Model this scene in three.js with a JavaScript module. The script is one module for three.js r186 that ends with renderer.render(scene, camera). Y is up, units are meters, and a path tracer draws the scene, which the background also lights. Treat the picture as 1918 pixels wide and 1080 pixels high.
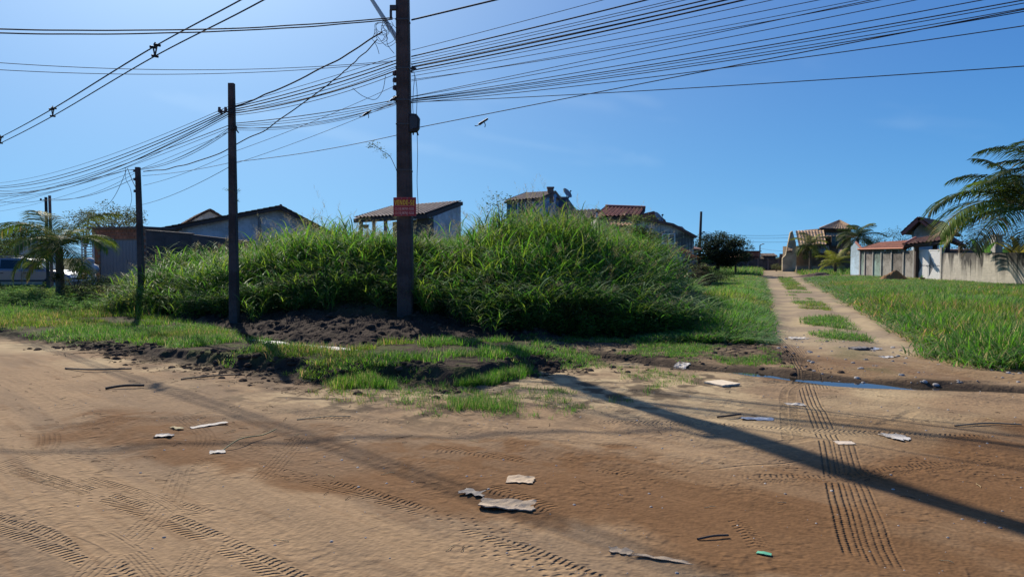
import * as THREE from 'three';
import { mergeGeometries } from 'three/addons/utils/BufferGeometryUtils.js';
import { RoundedBoxGeometry } from 'three/addons/geometries/RoundedBoxGeometry.js';

// ---------------------------------------------------------------- camera, sky, sun, exposure
const scene = new THREE.Scene();
const FOCAL = 1395, EYE = 1.6, PITCH = Math.atan(60 / FOCAL);          // focal length in pixels of the 1918 x 1080 photograph
const camera = new THREE.PerspectiveCamera(2 * Math.atan(540 / FOCAL) * 180 / Math.PI, 1918 / 1080, 0.1, 3000);
camera.position.set(0, EYE, 0);
camera.rotation.set(-PITCH, 0, 0);
const renderer = new THREE.WebGLRenderer({ antialias: true });
renderer.toneMapping = THREE.LinearToneMapping;
renderer.toneMappingExposure = 1.4;
renderer.shadowMap.enabled = true;

const SUN_AZ = 25 * Math.PI / 180, SUN_EL = 34 * Math.PI / 180;          // azimuth to the left of straight ahead
const sunDir = new THREE.Vector3(-Math.sin(SUN_AZ) * Math.cos(SUN_EL), Math.sin(SUN_EL), -Math.cos(SUN_AZ) * Math.cos(SUN_EL));
const sun = new THREE.DirectionalLight(new THREE.Color().setRGB(1.0, 0.9, 0.76), 5.0);
sun.position.copy(sunDir).multiplyScalar(120);
sun.castShadow = true;
sun.shadow.mapSize.set(4096, 4096);
Object.assign(sun.shadow.camera, { left: -60, right: 60, top: 60, bottom: -60, near: 1, far: 300 });
scene.add(sun, sun.target);

// ---------------------------------------------------------------- noise and random numbers
function rng(seed) { let a = seed >>> 0; return () => { a = (a + 0x6D2B79F5) | 0; let t = Math.imul(a ^ (a >>> 15), 1 | a); t = (t + Math.imul(t ^ (t >>> 7), 61 | t)) ^ t; return ((t ^ (t >>> 14)) >>> 0) / 4294967296; }; }
function hash2(i, j) { let h = Math.imul(i, 374761393) + Math.imul(j, 668265263) | 0; h = Math.imul(h ^ (h >>> 13), 1274126177); return ((h ^ (h >>> 16)) >>> 0) / 4294967296; }
function noise(x, y) {
  const i = Math.floor(x), j = Math.floor(y), fx = x - i, fy = y - j;
  const u = fx * fx * (3 - 2 * fx), v = fy * fy * (3 - 2 * fy);
  const a = hash2(i, j), b = hash2(i + 1, j), c = hash2(i, j + 1), d = hash2(i + 1, j + 1);
  return a + (b - a) * u + (c - a) * v + (a - b - c + d) * u * v;
}
function fbm(x, y, n = 4) { let s = 0, a = 0.5, t = 0; for (let k = 0; k < n; k++) { s += a * noise(x, y); t += a; a *= 0.5; x = x * 2.03 + 17.3; y = y * 2.01 + 9.1; } return s / t; }
const clamp = (v, a = 0, b = 1) => Math.min(b, Math.max(a, v));
const step = (a, b, v) => { const t = clamp((v - a) / (b - a)); return t * t * (3 - 2 * t); };
const mix = (a, b, t) => a + (b - a) * t;
function lin(pts, x) {                                                  // piecewise linear function through [x, y] pairs, flat or straight beyond its ends
  if (x <= pts[0][0]) return pts[0][1] + (x - pts[0][0]) * (pts[1][1] - pts[0][1]) / (pts[1][0] - pts[0][0]);
  for (let k = 1; k < pts.length; k++) if (x <= pts[k][0]) return mix(pts[k - 1][1], pts[k][1], (x - pts[k - 1][0]) / (pts[k][0] - pts[k - 1][0]));
  const n = pts.length; return pts[n - 1][1] + (x - pts[n - 1][0]) * (pts[n - 1][1] - pts[n - 2][1]) / (pts[n - 1][0] - pts[n - 2][0]);
}
function toPath(pts, x, d) {                                            // distance from (x, d) to an open polyline
  let best = 1e9;
  for (let k = 1; k < pts.length; k++) {
    const ax = pts[k - 1][0], ad = pts[k - 1][1], bx = pts[k][0] - ax, bd = pts[k][1] - ad;
    const t = clamp(((x - ax) * bx + (d - ad) * bd) / (bx * bx + bd * bd));
    const ex = x - ax - bx * t, ed = d - ad - bd * t, q = ex * ex + ed * ed;
    if (q < best) best = q;
  }
  return Math.sqrt(best);
}

// the sky: clear blue air, paler low down, bright round the sun, a few thin wisps
{
  const W = 2048, Hh = 1024, data = new Float32Array(W * Hh * 4);
  for (let j = 0; j < Hh; j++) {
    const el = ((j + 0.5) / Hh - 0.5) * Math.PI, deg = Math.max(0, el * 180 / Math.PI), ce = Math.cos(el), se = Math.sin(el);
    const r0 = 0.012 + 0.17 * Math.exp(-deg / 7.5), g0 = 0.075 + 0.43 * Math.exp(-deg / 12), b0 = 0.27 + 0.58 * Math.exp(-deg / 24);
    for (let i = 0; i < W; i++) {
      const az = ((i + 0.5) / W - 0.5) * 2 * Math.PI, x = ce * Math.cos(az), z = ce * Math.sin(az);
      const g = Math.acos(clamp(x * sunDir.x + se * sunDir.y + z * sunDir.z, -1, 1)) * 180 / Math.PI;
      const glow = 1.5 * Math.exp(-g / 13) + 0.29 * Math.exp(-g / 27);
      let w = 0;
      if (deg > 1 && deg < 40) {
        const s = 14 / Math.max(0.1, se + 0.08);
        w = step(0.62, 0.86, fbm(az * 6 + 3.1 + fbm(az * 9, deg * 0.4, 3) * 0.8, deg * 0.55 + az * 5, 5)) * step(1, 5, deg) * step(16, 11, deg) * 0.035;
      }
      const k = (j * W + i) * 4;
      data[k] = (r0 + glow * 0.79 + w * 1.1) / 1.4; data[k + 1] = (g0 + glow * 0.95 + w) / 1.4; data[k + 2] = (b0 + glow * 0.9 + w * 0.6) / 1.4; data[k + 3] = 1;
    }
  }
  const sky = new THREE.DataTexture(data, W, Hh, THREE.RGBAFormat, THREE.FloatType);
  sky.mapping = THREE.EquirectangularReflectionMapping; sky.magFilter = sky.minFilter = THREE.LinearFilter; sky.wrapS = THREE.RepeatWrapping; sky.needsUpdate = true;
  scene.background = sky; scene.environment = sky;
}

// ---------------------------------------------------------------- helpers
const V = (x, y, z) => new THREE.Vector3(x, y, z);
function spot(px, py, d) {                                              // survey: a bearing in the photograph and a distance ahead (m) give a place
  const cx = (px - 959) / FOCAL, cy = (540 - py) / FOCAL, c = Math.cos(PITCH), s = Math.sin(PITCH);
  const t = d / (cy * s + c); return V(cx * t, EYE + (cy * c - s) * t, -d);
}
const taken = {};
function numbered(name) { const n = taken[name] = (taken[name] ?? -1) + 1; return n ? `${name}_${String(n).padStart(3, '0')}` : name; }
function tag(o, label, category, group, kind) {
  o.userData.label = label; if (category) o.userData.category = category; if (group) o.userData.group = group; if (kind) o.userData.kind = kind;
  return o;
}
function thing(name, label, category, [x, y, z] = [0, 0, 0], turn = 0, group) {
  const o = new THREE.Group(); o.name = numbered(name); o.position.set(x, y, z); o.rotation.y = turn; scene.add(o);
  return tag(o, label, category, group);
}
function strip(g) { for (const k of Object.keys(g.attributes)) if (!['position', 'normal', 'uv', 'color'].includes(k)) g.deleteAttribute(k); return g; }
function merged(list) {
  list = [].concat(list).map(g => strip(g.index ? g.toNonIndexed() : g));
  const colour = list.some(g => g.attributes.color);
  for (const g of list) {
    if (!g.attributes.normal) g.computeVertexNormals();
    if (!g.attributes.uv) g.setAttribute('uv', new THREE.BufferAttribute(new Float32Array(g.attributes.position.count * 2), 2));
    if (colour && !g.attributes.color) g.setAttribute('color', new THREE.BufferAttribute(new Float32Array(g.attributes.position.count * 3).fill(1), 3));
  }
  return list.length > 1 ? mergeGeometries(list) : list[0];
}
function obj(name, geoms, material, parent) {                           // one named mesh
  const m = new THREE.Mesh(geoms.isBufferGeometry ? geoms : merged(geoms), material);
  m.name = parent ? name : numbered(name); m.castShadow = m.receiveShadow = true; (parent ?? scene).add(m);
  return m;
}
const box = (w, h, l, x = 0, y = 0, z = 0, b = 0) => (b ? new RoundedBoxGeometry(w, h, l, 1, b) : new THREE.BoxGeometry(w, h, l)).translate(x, y, z);
function rod(a, b, ra, rb = ra, n = 8) {                                // tapered round bar from a to b
  const dir = b.clone().sub(a), L = dir.length();
  const g = new THREE.CylinderGeometry(rb, ra, L, n, 1); g.translate(0, L / 2, 0);
  g.applyQuaternion(new THREE.Quaternion().setFromUnitVectors(V(0, 1, 0), dir.normalize())); return g.translate(a.x, a.y, a.z);
}
function tube(pts, r, seg = 40, n = 5) { return new THREE.TubeGeometry(new THREE.CatmullRomCurve3(pts), seg, r, n); }
function poly(points, depth, bevel = 0) {                               // an outline in x, y, its thickness running from z = 0 back to -depth
  const s = new THREE.Shape(points.map(p => new THREE.Vector2(p[0], p[1])));
  return new THREE.ExtrudeGeometry(s, { depth: depth - 2 * bevel, bevelEnabled: bevel > 0, bevelSize: bevel, bevelThickness: bevel, bevelSegments: 1, bevelOffset: -bevel }).translate(0, 0, bevel - depth);
}
function quadSlab(A, B, C, D, t) {                                      // a four-cornered slab of thickness t hanging below its upper face A B C D
  const n = B.clone().sub(A).cross(D.clone().sub(A)).normalize(); if (n.y < 0) n.negate();
  const low = [A, B, C, D].map(p => p.clone().addScaledVector(n, -t)), up = [A, B, C, D], pos = [];
  const q = (a, b, c, d) => [a, b, c, a, c, d].forEach(p => pos.push(p.x, p.y, p.z));
  q(...up); q(low[3], low[2], low[1], low[0]);
  for (let k = 0; k < 4; k++) { const m = (k + 1) % 4; q(up[m], up[k], low[k], low[m]); }
  const g = new THREE.BufferGeometry(); g.setAttribute('position', new THREE.Float32BufferAttribute(pos, 3)); g.computeVertexNormals(); return g;
}
// a roof of clay pantiles: A-B eave, D-C ridge; barrels run down the slope, each course steps over the one below
function tileField(A, B, C, D, pitch = 0.21, course = 0.36, amp = 0.035, seed = 1) {
  const L = A.distanceTo(B), S = A.distanceTo(D), nu = Math.max(4, Math.round(L / pitch)) * 4, nv = Math.max(2, Math.round(S / course));
  const n = B.clone().sub(A).cross(D.clone().sub(A)).normalize(); if (n.y < 0) n.negate();
  const pos = [], col = [], idx = [], R = rng(seed);
  const tone = [], cols = nu / 4;
  for (let k = 0; k < cols * nv; k++) tone.push(0.72 + 0.5 * R());
  const p = V(0, 0, 0), a = V(0, 0, 0), b = V(0, 0, 0);
  for (let r = 0; r < nv; r++) for (let e = 0; e < 2; e++) {
    const v = (r + e) / nv, lift = (e === 0 ? 0.03 : 0.0);
    for (let c = 0; c <= nu; c++) {
      const u = c / nu; a.lerpVectors(A, B, u); b.lerpVectors(D, C, u); p.lerpVectors(a, b, v);
      p.addScaledVector(n, amp * Math.cos((c / 4) * 2 * Math.PI) + lift + amp);
      pos.push(p.x, p.y, p.z); const t = tone[r * cols + Math.min(cols - 1, Math.floor(c / 4))]; col.push(t, t * (0.94 + 0.06 * t), t * 0.95);
    }
  }
  const row = nu + 1, rows = nv * 2;
  const flip = V(0, 0, 0).crossVectors(B.clone().sub(A), D.clone().sub(A)).dot(n) < 0;
  for (let r = 0; r < rows - 1; r++) for (let c = 0; c < nu; c++) {
    const k = r * row + c; idx.push(...(flip ? [k, k + row, k + 1, k + 1, k + row, k + row + 1] : [k, k + 1, k + row, k + 1, k + row + 1, k + row]));
  }
  const g = new THREE.BufferGeometry(); g.setAttribute('position', new THREE.Float32BufferAttribute(pos, 3)); g.setAttribute('color', new THREE.Float32BufferAttribute(col, 3)); g.setIndex(idx); g.computeVertexNormals();
  return g;
}
const rgb = (r, g, b) => new THREE.Color().setRGB(r, g, b);
function dataTex(n, fill, { srgb = false, repeat, m = n } = {}) {      // n x m texture; fill(i, j) gives [r, g, b] in 0..1
  const a = new Uint8Array(n * m * 4);
  for (let j = 0; j < m; j++) for (let i = 0; i < n; i++) { const c = fill(i, j), k = (j * n + i) * 4; a[k] = clamp(c[0]) * 255; a[k + 1] = clamp(c[1]) * 255; a[k + 2] = clamp(c[2]) * 255; a[k + 3] = 255; }
  const t = new THREE.DataTexture(a, n, m); t.magFilter = t.minFilter = THREE.LinearFilter; t.wrapS = t.wrapT = THREE.RepeatWrapping;
  if (srgb) t.colorSpace = THREE.SRGBColorSpace; if (repeat) t.repeat.set(repeat, repeat); t.needsUpdate = true; return t;
}
const toS = v => v <= 0.0031308 ? v * 12.92 : 1.055 * Math.pow(v, 1 / 2.4) - 0.055;
function tileNoise(x, y, p) {                                           // value noise that repeats every p cells
  const w = k => ((k % p) + p) % p, i = Math.floor(x), j = Math.floor(y), fx = x - i, fy = y - j, u = fx * fx * (3 - 2 * fx), v = fy * fy * (3 - 2 * fy);
  const a = hash2(w(i), w(j)), b = hash2(w(i + 1), w(j)), c = hash2(w(i), w(j + 1)), d = hash2(w(i + 1), w(j + 1));
  return a + (b - a) * u + (c - a) * v + (a - b - c + d) * u * v;
}
// shared grain: a bump and a blotch texture, both repeating
const grain = dataTex(512, (i, j) => { const x = i / 512, y = j / 512; const v = 0.4 * tileNoise(x * 128, y * 128, 128) + 0.35 * tileNoise(x * 40, y * 40, 40) + 0.25 * tileNoise(x * 12, y * 12, 12); return [v, v, v]; });
function blotchTex(seed, lo, hi, streak = 1) {                          // weathered plaster or concrete: mottling, drips and stains
  const o = seed * 31;
  return dataTex(512, (i, j) => {
    const x = i / 512, y = j / 512;
    const m = 0.5 * tileNoise(x * 6 + o, y * 6, 6) + 0.3 * tileNoise(x * 22 + o, y * 22, 22) + 0.2 * tileNoise(x * 90 + o, y * 90, 90);
    const dr = tileNoise(x * 48 + o, y * 3, 3) * 0.6 + tileNoise(x * 120 + o, y * 6, 6) * 0.4;
    const v = clamp(mix(m, dr, 0.35 * streak)), t = step(0.25, 0.72, v), s = mix(lo, hi, t);
    return [toS(s), toS(s * (0.97 + 0.03 * t)), toS(s * (0.92 + 0.08 * t))];
  }, { srgb: true });
}
const plasterTex = blotchTex(1, 0.62, 1.0, 0.6), dirtyTex = blotchTex(2, 0.22, 1.0, 1.3);
function mat(r, g, b, o = {}) {
  const { physical, ...rest } = o;
  return new (physical ? THREE.MeshPhysicalMaterial : THREE.MeshStandardMaterial)({ color: rgb(r, g, b), roughness: 0.85, side: THREE.DoubleSide, ...rest });
}
function metreUV(g, s = 1) {                                            // box mapping in metres (s metres per repeat)
  if (g.index) g = g.toNonIndexed();
  g.computeVertexNormals();
  const p = g.attributes.position, n = g.attributes.normal, uv = new Float32Array(p.count * 2);
  for (let k = 0; k < p.count; k++) {
    const ax = Math.abs(n.getX(k)), ay = Math.abs(n.getY(k)), az = Math.abs(n.getZ(k));
    const [a, b] = ay > ax && ay > az ? [p.getX(k), p.getZ(k)] : ax > az ? [p.getZ(k), p.getY(k)] : [p.getX(k), p.getY(k)];
    uv[k * 2] = a / s; uv[k * 2 + 1] = b / s;
  }
  g.setAttribute('uv', new THREE.BufferAttribute(uv, 2)); return g;
}
const plaster = (r, g, b, tex = plasterTex) => mat(r, g, b, { map: tex, bumpMap: grain, bumpScale: 0.01, roughness: 0.92 });

// ---------------------------------------------------------------- the ground
// x runs to the right, d straight ahead (z = -d), both in metres from the point below the camera
const LEDGE = [[-16, 19.6], [-10.8, 15.5], [-6.9, 13.0], [-5.3, 11.7], [-3.65, 10.6], [-2.9, 9.95], [-2.2, 9.5], [-1.4, 9.5], [-0.5, 9.25], [-0.1, 9.9], [0.35, 10.6], [1.4, 11.6]];
const DITCH = [[-16, 22.6], [-11.6, 21.2], [-8.4, 18.4], [-5.4, 14.7], [-4.46, 13.6], [-2.84, 12.5], [-1.8, 12.6], [-0.54, 12.8], [0.2, 13.2], [1.9, 13.9], [3.4, 14.3]];
const CHANNEL = [[1.1, 12.0], [1.83, 11.5], [2.5, 10.85], [3.2, 10.42], [3.7, 9.95], [4.3, 9.55], [5.0, 9.25], [5.8, 8.98], [6.6, 8.75], [8.5, 8.3], [12, 7.6]];
const CHW = [[1, 0.06], [2, 0.1], [3, 0.13], [3.5, 0.3], [4.3, 0.3], [5, 0.16], [6, 0.1], [8, 0.1]];   // half width of the water by x
const roadL = d => 4.7 + (d - 13.9) * 0.335, roadR = d => d < 12 ? 6.5 + Math.max(0, 10.5 - d) * 1.6 : 6.9 + (d - 12) * 0.345;
const massEdge = d => 3.35 + (d - 14.6) * 0.26;                        // right-hand edge of the mound
const streetSide = (x, d) => d - lin(LEDGE, x);                        // above 0: the grassy side

function zones(x, d) {
  const w1 = fbm(x * 1.3, d * 1.3, 3) - 0.5, w2 = noise(x * 5.1 + 40, d * 5.1) - 0.5, jag = w1 * 0.5 + w2 * 0.16;
  const u = streetSide(x, d) + jag * 1.15, w = lin(DITCH, x) - lin(LEDGE, x), leftside = step(1.4, 0.3, x);
  const b = d - lin(DITCH, x) - 0.35;
  const inMass = step(0, 1.4, massEdge(d) - x + jag * 0.5);
  const stripM = leftside * step(-0.12, 0.26, u + (fbm(x * 6 + 9, d * 6, 3) - 0.5) * 0.35) * step(w + 0.15, w - 0.35, u);
  const ditchM = step(-7.2, -5.6, x) * step(1.2, 0.2, x) * Math.exp(-Math.pow((u - w - 0.12) / 0.24, 2));
  const bankM = step(0, 0.5, b + jag * 0.4) * inMass * step(-14, -10.5, x);
  const ch = x > 0.4 && x < 13 && d > 6.5 && d < 13 ? toPath(CHANNEL, x, d) : 9, cw = lin(CHW, clamp(x, 1, 8));
  const ch2 = x > 0 && x < 16 && d < 20 ? toPath(CHANNEL, x, d) : 99;
  const roadM = d > 9.4 ? step(-0.15, 0.35, x - roadL(d) + jag * 1.3) * step(-0.15, 0.35, roadR(d) - x + jag * 1.3) : 0;
  const verge = d > 8.8 && x > 3 ? step(-0.1, 0.5, x - roadR(d) + jag * 0.8) * step(8.9, 9.6, d + (x - 6) * 0.24 + jag * 0.4) : 0;
  const vergeL = d > 12 ? step(0.1, 0.7, roadL(d) - x + jag) * step(12.8, 14.2, d + jag * 2) * step(2.2, 3.4, x) : 0;
  const flat = step(0.3, 1.4, x) * step(0, 0.6, d - mix(10.6, 10.9, clamp(x / 4)) + jag) * step(4.9, 4.3, x - Math.max(0, d - 13.9) * 0.33 + jag) * (1 - bankM);
  return { jag, u, w, leftside, b, inMass, stripM, ditchM, bankM, ch, ch2, cw, roadM, verge, vergeL, flat };
}
const BROWN_A = [[-3.6, 7.0], [-2.4, 6.5], [-1.3, 6.0], [-0.5, 5.5], [0.2, 5.35]], BROWN_B = [[0.7, 5.3], [1.5, 5.0], [2.5, 5.1], [3.6, 5.5], [5, 6.4]], BROWN_C = [[1.3, 4.2], [2.2, 4.2], [3.4, 4.6]];
function height(x, d, fine = false) {
  const z = zones(x, d);
  let h = 0.05 * (fbm(x * 0.32 + 5, d * 0.32, 3) - 0.5) + 0.018 * (fbm(x * 2.1, d * 2.1, 3) - 0.5);
  const open = step(-0.1, -1.1, z.u) * step(12, 9.5, d + x * 0.3);
  // wheel ruts of the street, running from lower right to upper left, smeared by turning cars
  const s = x * 0.71 + d * 0.70, rut = Math.sin(s * 5.2 + 2.2 * fbm(x * 0.5, d * 0.5, 2)) * 0.012 + Math.sin(s * 11 + 3 * fbm(x * 0.9, d * 0.9, 2)) * 0.005;
  h += rut * step(-0.2, -1.2, z.u) * step(10, 8.5, d + x * 0.2);
  h -= 0.04 * z.leftside * step(-1.4, -0.1, z.u) * step(0.2, -0.1, z.u);
  h += z.stripM * (0.13 * step(1.2, -0.2, x) * step(-7.5, -3.2, x) * mix(1, 0.15, step(-1.9, -2.7, x) * step(0.6, z.w - 0.2, z.u)) + 0.035 + 0.05 * (fbm(x * 3, d * 3, 3) - 0.4));
  h -= z.ditchM * 0.2;
  if (z.bankM > 0) {
    const M = mix(0.25, 0.8, step(-13, -5, x)), up = clamp(z.b, 0, 3.5) * 0.12 + (M - 0.2) * step(2.2, 6.5, z.b);
    h += z.bankM * (up + 0.22 * (fbm(x * 1.7, d * 1.7, 4) - 0.45) * step(9, 4, z.b) + 0.16 * (fbm(x * 5.5, d * 5.5, 4) - 0.45) * step(8, 3, z.b));
  }
  // clods along the ledge and on the muddy flat
  const clod = Math.exp(-Math.pow((z.u - 0.05) / 0.35, 2)) * z.leftside + 0.8 * z.flat;
  h += clod * 0.10 * (fbm(x * 6.5 + 3, d * 6.5, 4) - 0.42);
  h += z.leftside * step(-1.3, -0.2, z.u) * step(0.3, 0, z.u) * 0.05 * Math.max(0, fbm(x * 5.5, d * 5.5, 3) - 0.5) * 2;
  h += z.flat * 0.02;
  h -= step(z.cw + 0.22, z.cw * 0.4, z.ch + z.jag * 0.12) * 0.085;
  h += (z.verge + z.vergeL) * (0.05 + 0.05 * (fbm(x * 2.4, d * 2.4, 3) - 0.5));
  if (z.roadM > 0) { const c = x - (roadL(d) + roadR(d)) / 2; h += z.roadM * (0.02 - 0.035 * (Math.exp(-Math.pow((c - 0.75) / 0.28, 2)) + Math.exp(-Math.pow((c + 0.75) / 0.28, 2)))); }
  return h;
}
const ground = (x, d) => height(x, d);
const onGround = (x, d, lift = 0) => V(x, ground(x, d) + lift, -d);

// colours in linear light
const C = { dry: [0.265, 0.182, 0.108], pale: [0.43, 0.335, 0.20], damp: [0.150, 0.082, 0.039], grey: [0.19, 0.134, 0.086], mud: [0.048, 0.036, 0.027], soil: [0.044, 0.032, 0.026], turf: [0.06, 0.068, 0.024], road: [0.25, 0.195, 0.135] };
function groundColour(x, d, out) {
  const z = zones(x, d), n1 = fbm(x * 0.9 + 11, d * 0.9, 4), n2 = fbm(x * 6.1, d * 6.1, 3), n3 = noise(x * 38, d * 38), n4 = noise(x * 95, d * 95);
  let a = C.dry.slice();
  const to = (c, t) => { t = clamp(t); for (let k = 0; k < 3; k++) a[k] += (c[k] - a[k]) * t; };
  // smears drawn out along the way cars turn
  const s = x * 0.71 + d * 0.70, q = x * 0.70 - d * 0.71, smear = fbm(s * 3.3, q * 0.45, 4), fine = fbm(s * 16, q * 1.6, 3);
  to(C.grey, step(0.45, 0.75, smear) * 0.75);
  to(C.damp, step(0.55, 0.85, fine) * 0.3);
  to(C.pale, step(-2.6, -0.5, z.u) * step(9.5, 7.5, Math.abs(x + 2)) * step(0.3, 0.6, n1) * 0.9 * step(6.2, 7.4, d));
  to(C.pale, step(2.6, 1.2, toPath([[1.2, 9.6], [2.4, 8.9], [3.0, 8.2]], x, d)) * step(0.3, 0.6, n1) * 0.8);
  const brk = 0.55 + 0.45 * step(0.3, 0.55, fbm(s * 2.6 + 9, q * 0.7, 4)) , wob = (n1 - 0.5) * 1.5 + (n2 - 0.5) * 0.35;
  if (d < 9 && Math.abs(x) < 7) {
  to(C.damp, step(0.85, 0.5, toPath(BROWN_A, x, d) + wob) * 0.95);
  to(C.damp, step(0.85, 0.55, toPath(BROWN_B, x, d) + wob * 0.8) * 0.95 * brk);
  to(C.damp, step(0.8, 0.5, toPath(BROWN_C, x, d) + wob * 0.7) * 0.95 * brk);
  }
  to(C.damp, step(1.2, 3.4, x) * step(9, 7, d) * (0.2 + 0.5 * step(0.4, 0.6, n1)) * brk);
  { const near = step(3.2, 1.6, toPath([[-2.4, 9.0], [-0.6, 8.0], [0.6, 8.4], [1.8, 9.6]], x, d)); to(C.grey, near * 0.5 * step(0.4, 0.6, n2)); to(C.mud, near * step(0.52, 0.68, fbm(x * 4.2 + 70, d * 4.2, 4)) * 0.75 * step(1.7, 0.8, toPath([[-2.4, 9.2], [-0.6, 8.3], [0.6, 8.6], [1.8, 9.9]], x, d))); }
  to(C.grey, step(0.7, 0.3, toPath([[-4.9, 9.3], [-3.2, 7.6], [-2.6, 7.1], [-1.5, 6.1]], x, d) + wob * 0.8) * 0.4);
  // the side road and its mouth
  to(C.road, z.roadM); if (z.roadM > 0.02) { const c = x - (roadL(d) + roadR(d)) / 2; to(C.pale, z.roadM * step(0.35, 0.65, n1) * 0.55); to(C.damp, z.roadM * step(4.5, 1.5, z.ch2 + (n1 - 0.5) * 3) * (0.5 + 0.4 * n2)); to(C.turf, z.roadM * step(0.5, 0.1, Math.abs(c - 0.1)) * step(0.5, 0.68, n1) * 0.5); }
  // mud along the ledge, on the flat, in the ditch; turf below grass
  const foot = z.leftside * step(-1.5, 0, z.u) * step(0.36, 0.56, fbm(x * 3.3 + 7, d * 3.3, 4) + 0.18 * step(-0.5, 0, z.u));
  to(C.mud, foot * 0.72);
  to(C.mud, z.leftside * Math.exp(-Math.pow((z.u - 0.02) / 0.2, 2)) * 0.95);
  to(C.soil, z.stripM * 0.9); to(C.turf, z.stripM * step(0.42, 0.6, n1 * 0.5 + n2 * 0.5));
  to(C.mud, z.flat * (0.55 + 0.4 * step(0.35, 0.6, n2))); to(C.grey, z.flat * step(0.55, 0.7, n1) * 0.5);
  to(C.mud, step(0.4, 0.05, z.ch - z.cw + (n2 - 0.5) * 0.3) * 0.9);
  to(C.mud, z.ditchM * 0.9);
  to(C.soil, z.bankM); to(C.mud, z.bankM * step(0.45, 0.62, n2) * 0.6); to(C.turf, z.bankM * step(2.2, 4, z.b) * 0.9);
  to(C.turf, Math.max(z.verge, z.vergeL)); 
  if (x < -9) to(C.turf, step(0.3, 1.0, z.u) * step(-9, -13, x + z.jag * 2) * 0.9);
  const k = 0.80 + 0.24 * n3 + 0.16 * n4;
  out[0] = a[0] * k; out[1] = a[1] * k; out[2] = a[2] * k; out[3] = z;
  return z;
}

// graded spacing: even steps over the middle, growing beyond it
function graded(lo, a, b, hi, stepM, grow) {
  const mid = []; for (let v = a; v <= b + 1e-9; v += stepM) mid.push(v);
  const up = []; let s = stepM, v = mid[mid.length - 1]; while (v < hi) { s *= grow; v += s; up.push(v); }
  const dn = []; s = stepM; v = a; while (v > lo) { s *= grow; v -= s; dn.unshift(v); }
  return [...dn, ...mid, ...up];
}
function gradedTo(lo, a, b, hi, stepM, nLo, nHi) {                      // the same with a given number of steps on either side
  const ratio = (len, n) => { let r0 = 1.0001, r1 = 1.5; for (let k = 0; k < 60; k++) { const r = (r0 + r1) / 2; (stepM * r * (Math.pow(r, n) - 1) / (r - 1) > len) ? r1 = r : r0 = r; } return (r0 + r1) / 2; };
  const n = Math.round((b - a) / stepM), out = [], rl = ratio(a - lo, nLo), rh = ratio(hi - b, nHi);
  let v = a, s = stepM; for (let k = 0; k < nLo; k++) { s *= rl; v -= s; out.unshift(v); }
  for (let k = 0; k <= n; k++) out.push(a + (b - a) * k / n);
  v = b; s = stepM; for (let k = 0; k < nHi; k++) { s *= rh; v += s; out.push(v); }
  return out;
}
function fracIndex(list, v) { let lo = 0, hi = list.length - 1; if (v <= list[0]) return 0; if (v >= list[hi]) return hi; while (hi - lo > 1) { const m = (lo + hi) >> 1; list[m] <= v ? lo = m : hi = m; } return lo + (v - list[lo]) / (list[hi] - list[lo]); }

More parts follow.
